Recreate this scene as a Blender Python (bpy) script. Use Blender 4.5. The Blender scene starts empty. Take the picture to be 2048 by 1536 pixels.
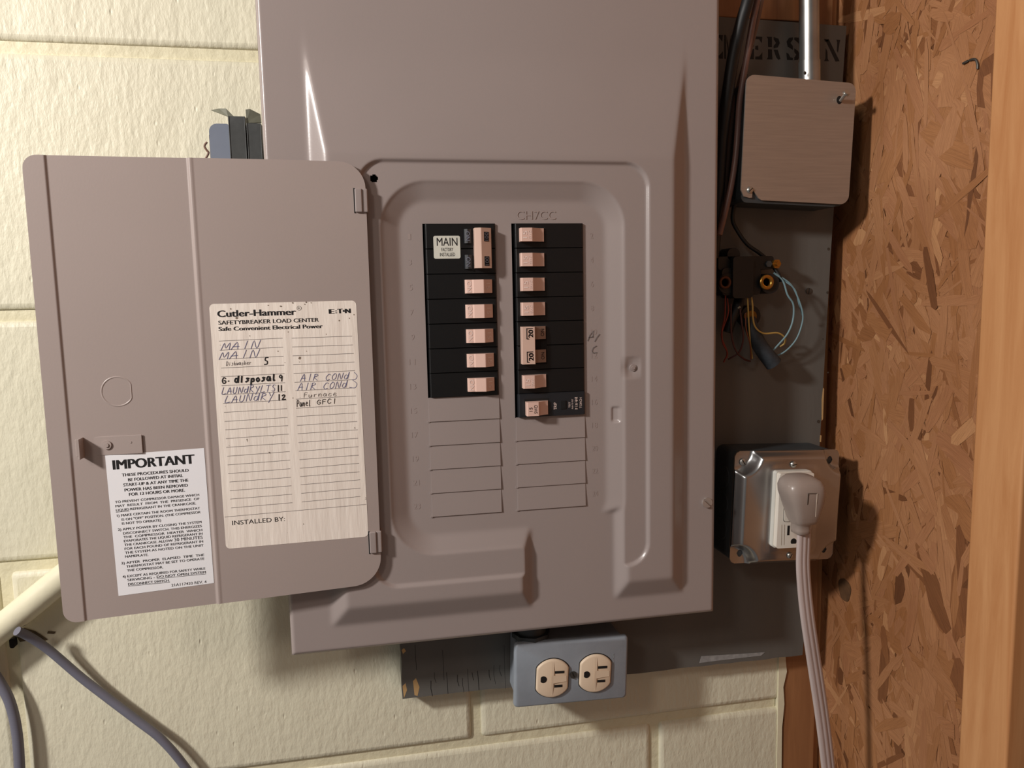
import bpy, bmesh, math, random
import numpy as np
from mathutils import Vector, Matrix

S = bpy.context.scene
COL = S.collection
# ------------------------------------------------------------------ camera, world, lights, exposure
RC = np.array([[0.98145249, -0.19058817, -0.02066798],
               [0.18708625, 0.97574528, -0.11366570],
               [0.04183002, 0.10769079, 0.99330405]])      # rows: right, forward, up
CC = np.array([33.995, -591.407, -56.473])                 # camera position, mm
FPX = 1525.6
ZOFF = 1.5                                                 # the panel hangs about 1.5 m above the floor

def W(p):
    return Vector((p[0] * .001, p[1] * .001, p[2] * .001 + ZOFF))

cam = bpy.data.cameras.new('camera')
cam.sensor_width = 36.0
cam.lens = FPX / 2048 * 36.0
cam.clip_start = 0.01
camo = bpy.data.objects.new('camera', cam)
COL.objects.link(camo)
M = Matrix(((RC[0][0], RC[2][0], -RC[1][0]), (RC[0][1], RC[2][1], -RC[1][1]), (RC[0][2], RC[2][2], -RC[1][2]))).to_4x4()
M.translation = W(CC)
camo.matrix_world = M
S.camera = camo

wd = bpy.data.worlds.new('room_light')
S.world = wd
wd.use_nodes = True
bg = wd.node_tree.nodes['Background']
bg.inputs[0].default_value = (1.0, 0.92, 0.85, 1)
bg.inputs[1].default_value = 0.13

def lamp(name, loc, power, color, radius):
    l = bpy.data.lights.new(name, 'POINT')
    l.energy = power
    l.color = color
    l.shadow_soft_size = radius
    o = bpy.data.objects.new(name, l)
    o.location = W(loc)
    COL.objects.link(o)
    return o
lamp('bare_bulb_light', (-920, -610, 420), 58, (1.0, 0.95, 0.90), 0.06)
lamp('fill_light', (-900, -1300, 800), 15, (1.0, 0.87, 0.77), 0.14)  # added warm fill from an unseen point, brightens wall and panel fronts

S.view_settings.view_transform = 'Standard'
S.view_settings.look = 'None'
S.view_settings.gamma = 1.0
S.view_settings.exposure = 0.0
S.view_settings.use_curve_mapping = False

# ------------------------------------------------------------------ geometry helpers
def ray(u, v):
    return RC.T @ np.array([(u - 1024) / FPX, 1.0, (768 - v) / FPX])
def P(u, v, Y):
    """the point at depth Y (mm) that the photograph shows at pixel u, v"""
    d = ray(u, v)
    return tuple(CC + d * ((Y - CC[1]) / d[1]))
def PX(u, v, X):
    d = ray(u, v)
    return tuple(CC + d * ((X - CC[0]) / d[0]))

def lin(c):
    return tuple(((x / 255) / 12.92 if x <= 10 else (((x / 255) + .055) / 1.055) ** 2.4) for x in c) + (1.0,)

def NN(nt, t, **kw):
    n = nt.nodes.new(t)
    for k, v in kw.items():
        if k.startswith('i_'):
            key = k[2:]
            n.inputs[int(key) if key.isdigit() else key.replace('_', ' ')].default_value = v
        else:
            setattr(n, k, v)
    return n

def mat(name, rgb, rough=.5, metal=0.0, var=0.06, vscale=30, bump=0.0, bscale=400, bdist=0.001, stretch=(1, 1, 1),
        spec=None, spots=None, detail=4, rgb2=None):
    m = bpy.data.materials.new(name)
    m.use_nodes = True
    nt = m.node_tree
    b = nt.nodes['Principled BSDF']
    b.inputs['Roughness'].default_value = rough
    b.inputs['Metallic'].default_value = metal
    if spec is not None:
        b.inputs['Specular IOR Level'].default_value = spec
    c = lin(rgb)
    tc = NN(nt, 'ShaderNodeTexCoord')
    mp = NN(nt, 'ShaderNodeMapping')
    mp.inputs['Scale'].default_value = stretch
    nt.links.new(tc.outputs['Object'], mp.inputs[0])
    n = NN(nt, 'ShaderNodeTexNoise', i_Scale=vscale, i_Detail=5.0)
    nt.links.new(mp.outputs[0], n.inputs['Vector'])
    cr = NN(nt, 'ShaderNodeValToRGB')
    cr.color_ramp.elements[0].position = .3
    cr.color_ramp.elements[1].position = .7
    if rgb2:
        c2 = lin(rgb2)
        cr.color_ramp.elements[0].color = c
        cr.color_ramp.elements[1].color = c2
    else:
        cr.color_ramp.elements[0].color = tuple(x * (1 - var) for x in c[:3]) + (1,)
        cr.color_ramp.elements[1].color = tuple(min(1, x * (1 + var)) for x in c[:3]) + (1,)
    nt.links.new(n.outputs['Fac'], cr.inputs[0])
    out = cr.outputs[0]
    if spots:                                   # (colour, noise scale, threshold)
        s = NN(nt, 'ShaderNodeTexNoise', i_Scale=spots[1], i_Detail=3.0)
        nt.links.new(tc.outputs['Object'], s.inputs['Vector'])
        sr = NN(nt, 'ShaderNodeValToRGB')
        sr.color_ramp.elements[0].position = spots[2]
        sr.color_ramp.elements[1].position = spots[2] + .04
        nt.links.new(s.outputs['Fac'], sr.inputs[0])
        mx = NN(nt, 'ShaderNodeMix', data_type='RGBA')
        nt.links.new(sr.outputs[0], mx.inputs[0])
        nt.links.new(out, mx.inputs[6])
        mx.inputs[7].default_value = lin(spots[0])
        out = mx.outputs[2]
    nt.links.new(out, b.inputs['Base Color'])
    if bump > 0:
        bn = NN(nt, 'ShaderNodeTexNoise', i_Scale=bscale, i_Detail=float(detail))
        nt.links.new(mp.outputs[0], bn.inputs['Vector'])
        bb = NN(nt, 'ShaderNodeBump', i_Strength=bump, i_Distance=bdist)
        nt.links.new(bn.outputs['Fac'], bb.inputs['Height'])
        nt.links.new(bb.outputs[0], b.inputs['Normal'])
    return m

M_cover = mat('taupe_enamel', (161, 149, 146), .28, var=.025, vscale=8, bump=.05, bscale=700, bdist=.0006)
M_door = mat('taupe_enamel_door', (172, 158, 153), .34, var=.025, vscale=8, bump=.05, bscale=700, bdist=.0006)
M_dark = mat('dark_inside', (10, 10, 11), .8)
M_black = mat('black_phenolic', (13, 14, 16), .42, var=.1, vscale=60, bump=.1, bscale=900, bdist=.0004)
M_black2 = mat('charcoal_plastic', (34, 37, 42), .38, var=.1, vscale=60)
M_pink = mat('pink_beige_plastic', (226, 190, 176), .45, var=.04)
M_tan = mat('tan_plastic', (218, 186, 170), .45, var=.04)
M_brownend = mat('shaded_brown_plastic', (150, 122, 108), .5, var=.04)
M_label = mat('schedule_paper', (250, 240, 230), .5, var=.02, vscale=20, bump=.8, bscale=40, bdist=.0011, stretch=(3.2, 1, .4),
              spots=((120, 105, 92), 160, .735))
M_label2 = mat('white_vinyl', (250, 250, 255), .4, var=.01)
M_ink = mat('black_print', (22, 20, 22), .6)
M_pen = mat('blue_pen', (96, 100, 140), .6)
M_pencil = mat('pencil', (105, 98, 98), .6)
M_rule = mat('grey_rule', (120, 112, 112), .6)
M_silver = mat('silver_sticker', (230, 231, 220), .35, metal=.1, var=.06, vscale=90)
M_engr = mat('engraved_white', (240, 218, 210), .5)
M_engd = mat('engraved_grey', (120, 124, 140), .5)
M_board = mat('grey_painted_board', (99, 97, 93), .5, var=.07, vscale=12, bump=.25, bscale=60, bdist=.001, stretch=(2.2, 1, .35))
M_crack = mat('bare_wood_nick', (196, 160, 110), .8, var=.15)
M_stencil = mat('stencil_black', (20, 18, 17), .7)
M_zinc = mat('zinc_plate', (178, 178, 178), .27, metal=.95, var=.08, vscale=25)
M_galv = mat('galvanised_steel', (150, 146, 140), .45, metal=.8, var=.1, vscale=60)
M_galvd = mat('dull_dark_steel', (78, 84, 88), .55, metal=.6, var=.12, vscale=60)
M_brush = mat('brushed_zinc_cover', (176, 164, 154), .46, metal=.7, var=.06, vscale=30, bump=.06, bscale=80, stretch=(1, 1, 20))
M_emt = mat('conduit_steel', (168, 168, 166), .32, metal=.9, var=.14, vscale=50)
M_screw = mat('screw_steel', (190, 190, 186), .3, metal=.9)
M_pscrew = mat('painted_screw', (176, 166, 160), .3, metal=.35)
M_screwd = mat('dark_screw', (90, 88, 84), .45, metal=.7)
M_handy = mat('grey_hammered_paint', (146, 154, 164), .42, var=.05, vscale=80, bump=.12, bscale=500, bdist=.0006)
M_ivory = mat('ivory_plastic', (232, 210, 184), .42, var=.03)
M_slot = mat('slot_black', (18, 12, 9), .8)
M_white = mat('white_device_plastic', (236, 228, 216), .35, var=.01)
M_plug = mat('grey_beige_vinyl', (160, 146, 138), .3, var=.02)
M_cord = mat('pale_grey_vinyl', (190, 175, 172), .34, var=.03)
M_cabler = mat('slate_cable', (116, 116, 130), .5, var=.06, vscale=60)
M_pipe = mat('cream_painted_pipe', (232, 226, 198), .45, var=.04, bump=.5, bscale=60, bdist=.001, spots=((110, 98, 78), 70, .72))
M_blackc = mat('black_rubber', (18, 20, 22), .5, var=.1)
M_brownc = mat('brown_sheath', (112, 88, 76), .5, var=.1)
M_brass = mat('aged_brass', (176, 130, 60), .3, metal=.9, var=.15, vscale=120)
M_yellow = mat('yellow_wire', (190, 156, 84), .5)
M_blue = mat('blue_wire', (112, 140, 148), .5)
M_red = mat('red_wire', (132, 46, 30), .5)
M_redd = mat('dark_red_wire', (70, 26, 20), .5)
M_tape = mat('peeled_pale_strip', (150, 150, 150), .5, var=.2, vscale=200)
M_wallgap = mat('shadowed_gap', (40, 28, 18), .9)

def wall_material(name):
    m = mat(name, (228, 223, 199), .5, var=.03, vscale=5)
    nt = m.node_tree
    b = nt.nodes['Principled BSDF']
    tc = NN(nt, 'ShaderNodeTexCoord')
    mp = NN(nt, 'ShaderNodeMapping')
    mp.inputs['Scale'].default_value = (1.7, 1, .75)
    nt.links.new(tc.outputs['Object'], mp.inputs[0])
    n1 = NN(nt, 'ShaderNodeTexNoise', i_Scale=130.0, i_Detail=4.0, i_Roughness=.55)
    n2 = NN(nt, 'ShaderNodeTexNoise', i_Scale=26.0, i_Detail=3.0)
    vo = NN(nt, 'ShaderNodeTexVoronoi', i_Scale=48.0)
    for n in (n1, n2, vo):
        nt.links.new(mp.outputs[0], n.inputs['Vector'])
    pit = NN(nt, 'ShaderNodeValToRGB')
    pit.color_ramp.elements[0].position = .02
    pit.color_ramp.elements[1].position = .10
    nt.links.new(vo.outputs['Distance'], pit.inputs[0])
    a = NN(nt, 'ShaderNodeMath', operation='MULTIPLY_ADD', i_1=1.6)
    nt.links.new(n2.outputs['Fac'], a.inputs[0])
    nt.links.new(n1.outputs['Fac'], a.inputs[2])
    a2 = NN(nt, 'ShaderNodeMath', operation='MULTIPLY_ADD', i_1=.5)
    nt.links.new(pit.outputs[0], a2.inputs[0])
    nt.links.new(a.outputs[0], a2.inputs[2])
    bb = NN(nt, 'ShaderNodeBump', i_Strength=.55, i_Distance=.0016)
    nt.links.new(a2.outputs[0], bb.inputs['Height'])
    nt.links.new(bb.outputs[0], b.inputs['Normal'])
    return m
M_wall = wall_material('cream_painted_block')
M_mortar = mat('painted_mortar', (224, 217, 186), .55, var=.05, bump=.6, bscale=120, bdist=.002)

def wood(name, c1, c2, scale=9, rough=.55, axis='Z'):
    m = bpy.data.materials.new(name)
    m.use_nodes = True
    nt = m.node_tree
    b = nt.nodes['Principled BSDF']
    b.inputs['Roughness'].default_value = rough
    tc = NN(nt, 'ShaderNodeTexCoord')
    mp = NN(nt, 'ShaderNodeMapping')
    mp.inputs['Scale'].default_value = (8, 8, .6)
    nt.links.new(tc.outputs['Object'], mp.inputs[0])
    n = NN(nt, 'ShaderNodeTexNoise', i_Scale=float(scale), i_Detail=8.0, i_Roughness=.65)
    n.inputs['Distortion'].default_value = .6
    nt.links.new(mp.outputs[0], n.inputs['Vector'])
    cr = NN(nt, 'ShaderNodeValToRGB')
    cr.color_ramp.elements[0].position = .28
    cr.color_ramp.elements[1].position = .7
    cr.color_ramp.elements[0].color = lin(c1)
    cr.color_ramp.elements[1].color = lin(c2)
    nt.links.new(n.outputs['Fac'], cr.inputs[0])
    nt.links.new(cr.outputs[0], b.inputs['Base Color'])
    bb = NN(nt, 'ShaderNodeBump', i_Strength=.25, i_Distance=.0006)
    nt.links.new(n.outputs['Fac'], bb.inputs['Height'])
    nt.links.new(bb.outputs[0], b.inputs['Normal'])
    return m
M_stud = wood('pine_stud', (182, 122, 74), (206, 152, 104))
M_post = wood('dark_pine_post', (140, 94, 60), (168, 118, 78))

class MB:
    def __init__(s):
        s.v, s.f, s.m, s.sm = [], [], [], []
    def add(s, vs, fs, mi=0, smooth=False):
        o = len(s.v)
        s.v += [tuple(map(float, p)) for p in vs]
        for f in fs:
            s.f.append([i + o for i in f]); s.m.append(mi); s.sm.append(smooth)
        return s
    def box(s, a, b, mi=0, T=None):
        x0, y0, z0 = a; x1, y1, z1 = b
        vs = [(x0, y0, z0), (x1, y0, z0), (x1, y1, z0), (x0, y1, z0), (x0, y0, z1), (x1, y0, z1), (x1, y1, z1), (x0, y1, z1)]
        if T: vs = [T(p) for p in vs]
        return s.add(vs, [(0, 3, 2, 1), (4, 5, 6, 7), (0, 1, 5, 4), (1, 2, 6, 5), (2, 3, 7, 6), (3, 0, 4, 7)], mi)
    def prism(s, pts, y0, y1, mi=0, T=None, mi_side=None):
        """pts: (x,z) outline clockwise/ccw; extruded between y0 (front) and y1"""
        n = len(pts)
        vs = [(p[0], y0, p[1]) for p in pts] + [(p[0], y1, p[1]) for p in pts]
        if T: vs = [T(p) for p in vs]
        s.add(vs, [tuple(range(n)), tuple(range(2 * n - 1, n - 1, -1))], mi)
        return s.add(vs, [(i, i + n, (i + 1) % n + n, (i + 1) % n) for i in range(n)], mi if mi_side is None else mi_side)
    def profile_z(s, pts, z0, z1, mi=0, T=None):
        """pts: (x, y) outline extruded along z"""
        n = len(pts)
        vs = [(p[0], p[1], z0) for p in pts] + [(p[0], p[1], z1) for p in pts]
        if T: vs = [T(p) for p in vs]
        s.add(vs, [tuple(range(n)), tuple(range(2 * n - 1, n - 1, -1))], mi)
        return s.add(vs, [(i, i + n, (i + 1) % n + n, (i + 1) % n) for i in range(n)], mi)
    def cyl(s, c, r, y0, y1, n=20, mi=0, T=None, r1=None):
        pts = [(math.cos(2 * math.pi * i / n), math.sin(2 * math.pi * i / n)) for i in range(n)]
        r1 = r if r1 is None else r1
        vs = [(c[0] + r * p[0], y0, c[1] + r * p[1]) for p in pts] + [(c[0] + r1 * p[0], y1, c[1] + r1 * p[1]) for p in pts]
        if T: vs = [T(p) for p in vs]
        s.add(vs, [tuple(range(n)), tuple(range(2 * n - 1, n - 1, -1))], mi)
        return s.add(vs, [(i, i + n, (i + 1) % n + n, (i + 1) % n) for i in range(n)], mi, True)
    def tube(s, path, r, n=10, mi=0, prof=None, up=(0, -1, 0), steps=6, taper=None):
        pts = spline(path, steps)
        k = len(pts)
        prof = prof or [(math.cos(2 * math.pi * i / n) * r, math.sin(2 * math.pi * i / n) * r) for i in range(n)]
        n = len(prof)
        vs = []
        for i, p in enumerate(pts):
            t = pts[min(i + 1, k - 1)] - pts[max(i - 1, 0)]
            t /= np.linalg.norm(t)
            side = np.cross(t, np.array(up, float))
            side /= max(1e-6, np.linalg.norm(side))
            q = np.cross(side, t)
            sc = taper(i / (k - 1)) if taper else 1
            for a, b in prof:
                vs.append(p + side * a * sc + q * b * sc)
        fs = [(i * n + j, i * n + (j + 1) % n, (i + 1) * n + (j + 1) % n, (i + 1) * n + j) for i in range(k - 1) for j in range(n)]
        s.add(vs, fs, mi, True)
        s.add(vs[:n], [tuple(range(n))], mi)
        return s.add(vs[-n:], [tuple(range(n - 1, -1, -1))], mi)

def spline(path, steps=6):
    p = [np.array(a, float) for a in path]
    if len(p) == 2:
        return p
    q = [2 * p[0] - p[1]] + p + [2 * p[-1] - p[-2]]
    out = []
    for i in range(1, len(q) - 2):
        for k in range(steps):
            t = k / steps
            a, b, c, d = q[i - 1], q[i], q[i + 1], q[i + 2]
            out.append(.5 * (2 * b + (c - a) * t + (2 * a - 5 * b + 4 * c - d) * t * t + (3 * b - a - 3 * c + d) * t ** 3))
    out.append(p[-1])
    return out

def tag(o, label=None, cat=None, group=None, kind=None):
    if label: o['label'] = label
    if cat: o['category'] = cat
    if group: o['group'] = group
    if kind: o['kind'] = kind
    return o

ORG = {}
def thing(name, origin, label, cat, group=None):
    o = bpy.data.objects.new(name, None)
    o.empty_display_size = .02
    COL.objects.link(o)
    o.location = W(origin)
    ORG[o] = np.array(origin, float)
    return tag(o, label, cat, group)

def fix(me):
    bm = bmesh.new(); bm.from_mesh(me)
    bmesh.ops.recalc_face_normals(bm, faces=bm.faces)
    bm.to_mesh(me); bm.free()

def obj(name, mb, mats, parent=None, origin=None, bevel=None, seg=2, recalc=True, smooth_angle=None):
    """mb in millimetres in the world frame; linked as ONE object under parent"""
    if not isinstance(mats, (list, tuple)): mats = [mats]
    if parent is not None:
        org = ORG[parent]
    else:
        org = np.array(origin if origin is not None else np.mean(np.array(mb.v), axis=0), float)
    me = bpy.data.meshes.new(name)
    vs = ((np.array(mb.v, float) - org) * .001)
    me.from_pydata([tuple(v) for v in vs], [], mb.f)
    for m in mats: me.materials.append(m)
    me.polygons.foreach_set('material_index', mb.m)
    me.polygons.foreach_set('use_smooth', mb.sm)
    me.update()
    if recalc: fix(me)
    o = bpy.data.objects.new(name, me)
    COL.objects.link(o)
    ORG[o] = org
    if parent is not None:
        o.parent = parent
    else:
        o.location = W(org)
    if bevel:
        b = o.modifiers.new('bevel', 'BEVEL')
        b.width = bevel * .001; b.segments = seg; b.limit_method = 'ANGLE'; b.angle_limit = math.radians(35)
        for p in me.polygons: p.use_smooth = True
        w = o.modifiers.new('wn', 'WEIGHTED_NORMAL'); w.keep_sharp = True
    return o

def copy_tree(o, dz, parent=None):
    c = o.copy(); COL.objects.link(c)
    c.parent = parent
    ORG[c] = ORG[o]
    if parent is None: c.location = o.location + Vector((0, 0, dz * .001))
    for ch in list(o.children): copy_tree(ch, 0, c)
    return c

def gridmesh(name, X, Z, Y, mask, m, parent, smooth=True, T=None):
    """height field: X (nx), Z (nz) arrays, Y (nz,nx) depths in mm, mask (nz-1,nx-1) faces kept"""
    nx, nz = len(X), len(Z)
    gx, gz = np.meshgrid(X, Z)
    co = np.stack([gx, Y, gz], -1).reshape(-1, 3)
    if T is not None: co = T(co)
    co = (co - ORG[parent]) * .001
    idx = np.arange(nx * nz).reshape(nz, nx)
    q = np.stack([idx[:-1, :-1], idx[:-1, 1:], idx[1:, 1:], idx[1:, :-1]], -1)
    q = q[mask] if mask is not None else q.reshape(-1, 4)
    used = np.zeros(nx * nz, bool); used[q.ravel()] = True
    remap = np.cumsum(used) - 1
    co = co[used]; q = remap[q]
    me = bpy.data.meshes.new(name)
    me.vertices.add(len(co)); me.vertices.foreach_set('co', co.astype(np.float32).ravel())
    me.loops.add(q.size); me.loops.foreach_set('vertex_index', q.astype(np.int32).ravel())
    me.polygons.add(len(q))
    me.polygons.foreach_set('loop_start', np.arange(0, q.size, 4, dtype=np.int32))
    me.polygons.foreach_set('loop_total', np.full(len(q), 4, np.int32))
    me.materials.append(m)
    me.polygons.foreach_set('use_smooth', np.full(len(q), smooth))
    me.update(); me.validate()
    o = bpy.data.objects.new(name, me)
    COL.objects.link(o); o.parent = parent
    ORG[o] = ORG[parent]
    return o

def blur(a, sig, d):
    r = max(1, int(3 * sig / d))
    k = np.exp(-.5 * ((np.arange(-r, r + 1) * d) / sig) ** 2); k /= k.sum()
    p = np.pad(a, r, mode='edge')
    p = np.apply_along_axis(lambda v: np.convolve(v, k, 'valid'), 0, p)
    return np.apply_along_axis(lambda v: np.convolve(v, k, 'valid'), 1, p)

def rrect(x0, z0, x1, z1, r, n=5):
    rs = r if isinstance(r, (tuple, list)) else (r,) * 4          # BL, BR, TR, TL
    out = []
    for (cx, cz, a0, q) in ((x0, z0, 180, rs[0]), (x1, z0, 270, rs[1]), (x1, z1, 0, rs[2]), (x0, z1, 90, rs[3])):
        sx = 1 if cx == x0 else -1; sz = 1 if cz == z0 else -1
        for i in range(n + 1):
            a = math.radians(a0 + 90 * i / n)
            out.append((cx + sx * q + q * math.cos(a), cz + sz * q + q * math.sin(a)))
    return out

def frame(cx, cz, deg, yoff=0.0):
    """local (x,y,z) about a centre, turned clockwise by deg in the wall plane -> world mm"""
    a = math.radians(-deg); c, s = math.cos(a), math.sin(a)
    return lambda p: (cx + p[0] * c - p[2] * s, p[1] + yoff, cz + p[0] * s + p[2] * c)

# ------------------------------------------------------------------ lettering
_tcache = {}
def glyphs(s, bold=0.0):
    key = (s, bold)
    if key in _tcache: return _tcache[key]
    cu = bpy.data.curves.new('t', 'FONT')
    cu.body = s; cu.resolution_u = 3; cu.offset = bold; cu.fill_mode = 'FRONT'
    o = bpy.data.objects.new('t', cu)
    me = bpy.data.meshes.new_from_object(o)
    v = np.array([x.co[:2] for x in me.vertices]).reshape(-1, 2)
    f = [list(p.vertices) for p in me.polygons]
    bpy.data.objects.remove(o); bpy.data.curves.remove(cu); bpy.data.meshes.remove(me)
    _tcache[key] = (v, f)
    return v, f

CAP = .729
def put_text(mb, s, A, B, h, up, mi=0, bold=0.0, off=(0, -.12, 0), cap=None):
    """s written from A to B (world mm), capital height h, letters standing along up"""
    v, f = glyphs(s)
    if len(v) == 0: return
    A = np.array(A, float); B = np.array(B, float); up = np.array(up, float)
    x0, x1 = v[:, 0].min(), v[:, 0].max()
    ex = (B - A) / (x1 - x0)
    n = ex / np.linalg.norm(ex)
    up = up - n * (up @ n); up /= np.linalg.norm(up)
    ey = up * h / (cap or CAP)
    for k_ in ((0,) if bold <= .001 else (-1, 0, 1)):
        vs = [A + (p[0] - x0 + k_ * bold * 1.3) * ex + p[1] * ey + np.array(off) + np.array((0, -.004 * k_, 0)) for p in v]
        mb.add(vs, f, mi)

def ribbon(mb, pts, w, mi=0, off=(0, -.12, 0), nrm=(0, -1, 0)):
    """a pen stroke through world points"""
    pts = [np.array(p, float) + np.array(off) for p in pts]
    nrm = np.array(nrm, float)
    L, Rr = [], []
    for i, p in enumerate(pts):
        t = pts[min(i + 1, len(pts) - 1)] - pts[max(i - 1, 0)]
        t /= max(1e-9, np.linalg.norm(t))
        sd = np.cross(t, nrm); sd /= max(1e-9, np.linalg.norm(sd))
        e = t * w * .4 * (-1 if i == 0 else (1 if i == len(pts) - 1 else 0))
        L.append(p + sd * w / 2 + e); Rr.append(p - sd * w / 2 + e)
    n = len(pts)
    mb.add(L + Rr, [(i, i + 1, n + i + 1, n + i) for i in range(n - 1)], mi)

STROKE = {   # letters on a box 1 wide and 1 high, y up
 'M': [[(0, 0), (.15, 1), (.5, .25), (.85, 1), (1, 0)]], 'A': [[(0, 0), (.5, 1), (.85, 0)], [(.1, .4), (.9, .4)]],
 'I': [[(.5, 0), (.55, 1)]], 'N': [[(.05, 0), (.15, 1), (.75, 0), (.95, 1)]],
 'D': [[(.1, 0), (.15, 1), (.7, .85), (.85, .4), (.5, .05), (.1, 0)]], 'L': [[(.3, 1), (.1, 0), (.95, .05)]],
 'U': [[(.15, .9), (.1, .2), (.4, 0), (.75, .2), (.85, .9)]], 'R': [[(.1, 0), (.2, 1)], [(.1, .95), (.6, 1), (.8, .75), (.2, .5), (.9, 0)]],
 'Y': [[(.1, 1), (.45, .55)], [(.95, 1), (.3, -.3)]], 'T': [[(0, .95), (1, 1)], [(.5, 1), (.4, 0)]],
 'S': [[(.85, .9), (.4, 1), (.2, .7), (.7, .4), (.6, .05), (.1, .1)]], 'C': [[(.9, .85), (.5, 1), (.1, .5), (.4, .02), (.9, .15)]],
 'O': [[(.5, 1), (.12, .6), (.3, .05), (.8, .2), (.85, .75), (.5, 1)]], 'G': [[(.9, .8), (.5, 1), (.1, .5), (.4, 0), (.9, .15), (.85, .45), (.5, .45)]],
 'F': [[(.2, 0), (.2, 1), (.9, 1)], [(.2, .55), (.75, .6)]], 'P': [[(.2, 0), (.2, 1), (.8, .95), (.8, .55), (.2, .45)]],
 '5': [[(.9, 1), (.35, 1), (.25, .6), (.75, .5), (.75, .1), (.1, .05)]], '9': [[(.8, .75), (.5, 1), (.2, .75), (.45, .5), (.8, .75), (.7, 0)]],
 '1': [[(.5, 1), (.5, 0)]], '2': [[(.1, .8), (.5, 1), (.8, .75), (.1, 0), (.95, .05)]], '.': [[(.3, .3), (.45, .35)]],
 'i': [[(.4, .6), (.4, 0)], [(.42, .8), (.44, .86)]], 's': [[(.8, .55), (.3, .6), (.7, .25), (.2, 0)]], 'h': [[(.2, 1), (.15, 0), (.3, .5), (.7, .5), (.8, 0)]],
 'w': [[(.05, .6), (.25, 0), (.5, .5), (.75, 0), (.95, .6)]], 'a': [[(.8, .55), (.3, .6), (.1, .2), (.5, 0), (.8, .5), (.9, 0)]],
 'e': [[(.15, .3), (.8, .4), (.5, .65), (.15, .3), (.5, 0), (.95, .1)]], 'r': [[(.2, .6), (.25, 0), (.3, .45), (.8, .6)]],
 'd': [[(.7, .5), (.3, .6), (.1, .2), (.5, 0), (.75, .3), (.9, 1), (.85, 0)]], 'o': [[(.5, .6), (.15, .4), (.4, 0), (.8, .25), (.5, .6)]],
 'p': [[(.2, .6), (.15, -.4)], [(.2, .5), (.7, .6), (.75, .15), (.2, .1)]], 'l': [[(.4, 1), (.4, 0), (.6, .05)]],
 'u': [[(.1, .6), (.2, 0), (.6, .1), (.8, .6), (.85, 0)]], 'n': [[(.1, .6), (.15, 0), (.3, .5), (.7, .55), (.8, 0)]],
 'c': [[(.85, .5), (.4, .6), (.15, .25), (.5, 0), (.9, .12)]]}

def handwrite(mb, s, p0, p1, h, w, mi, surf, slant=.25, seed=0):
    """p0,p1: baseline pixels; h: letter height in pixels; surf: pixel -> world point"""
    rnd = random.Random(seed + len(s))
    n = len(s)
    dx = (p1[0] - p0[0]) / n; dy = (p1[1] - p0[1]) / n
    for i, ch in enumerate(s):
        if ch not in STROKE: continue
        ox, oy = p0[0] + dx * i, p0[1] + dy * i
        jy = rnd.uniform(-.05, .05) * h; js = 1 + rnd.uniform(-.1, .1)
        for st in STROKE[ch]:
            pts = []
            for x, y in st:
                px = ox + (x * .82 + slant * y * .5) * abs(dx); py = oy + dy * x - y * h * js + jy
                pts.append((px, py, 0))
            sm = spline(pts, 3) if len(pts) > 2 else [np.array(q) for q in pts]
            ribbon(mb, [surf(q[0], q[1]) for q in sm], w, mi)
# ------------------------------------------------------------------ the setting
rng = random.Random(7)
WY = 73.5                                                     # face of the block wall
COURSE = [140.2 + 203.2 * k for k in range(5, -6, -1)]        # mortar joints, z
wall = MB()
wall.box((-1500, WY + 3.2, COURSE[-1]), (426, WY + 60, COURSE[0]))
wall_o = obj('wall_back', wall, M_mortar, origin=(-500, WY + 30, 0))
wall_o['kind'] = 'structure'
joints = {1: [-30, 376], 2: [-292, 114], 3: [-40, 366], 4: [-261, 121], 5: [-109, 297], }
for k in range(len(COURSE) - 1):
    zt, zb = COURSE[k], COURSE[k + 1]
    # course number counted from the one above the top visible joint
    ck = {140.2 + 203.2: 1, 140.2: 2, -63.0: 3, -266.2: 4, -469.4: 5}.get(round(zt, 1))
    js = joints.get(ck, [-200 + 203 * (k % 2), 206 + 203 * (k % 2)])
    xs = sorted(set(js))
    while xs[0] > -1450: xs.insert(0, xs[0] - 406)
    xs = [x for x in xs if x < 415] + [431]
    for a, b in zip(xs[:-1], xs[1:]):
        if b - a < 15: continue
        dy = rng.uniform(-.5, .5)
        r = 5.0
        g = 4.2
        x0, x1, z0, z1 = a + g, b - (g if b < 430 else 0), zb + g, zt - g
        m = MB()
        ins = [(0, 6.0), (.7, 2.2), (2.2, .6), (5.0, 0.0)]
        rings = []
        for (i_, d_) in ins:
            rings.append(rrect(x0 + i_, z0 + i_, x1 - i_, z1 - i_, 3, 2))
        n = len(rings[0])
        vs = []
        for (i_, d_), rr in zip(ins, rings):
            vs += [(p[0], WY + dy + d_, p[1]) for p in rr]
        m.add(vs, [(q * n + i, q * n + (i + 1) % n, (q + 1) * n + (i + 1) % n, (q + 1) * n + i) for q in range(3) for i in range(n)], 0, True)
        m.add(vs[-n:], [tuple(range(n))], 0, True)
        obj('concrete_block', m, M_wall, parent=wall_o)
# pale edge of the paint where the block wall ends
e = MB()
e.prism([(427, -620), (433, -620), (432, -495), (434, -470), (432.5, -452), (436, -436), (434.5, -424), (433, -400), (433, 640), (427, 640)], WY - 1.5, WY + 30)
obj('paint_edge', e, M_pipe, parent=wall_o)

# corner post and the framing behind the board
def trim(name, mb, m, bevel=1.2):
    o = obj(name, mb, m, bevel=bevel, seg=2)
    o['kind'] = 'structure'
    return o
trim('trim_1', MB().box((434.5, WY, -900), (469.5, WY + 88, 700)), M_post)
trim('trim_2', MB().box((470.3, WY + 8, -900), (479, WY + 88, 700)), M_stud)
trim('trim_3', MB().box((300, WY - .5, 181), (428, WY - 19, 420)), M_post)
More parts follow.
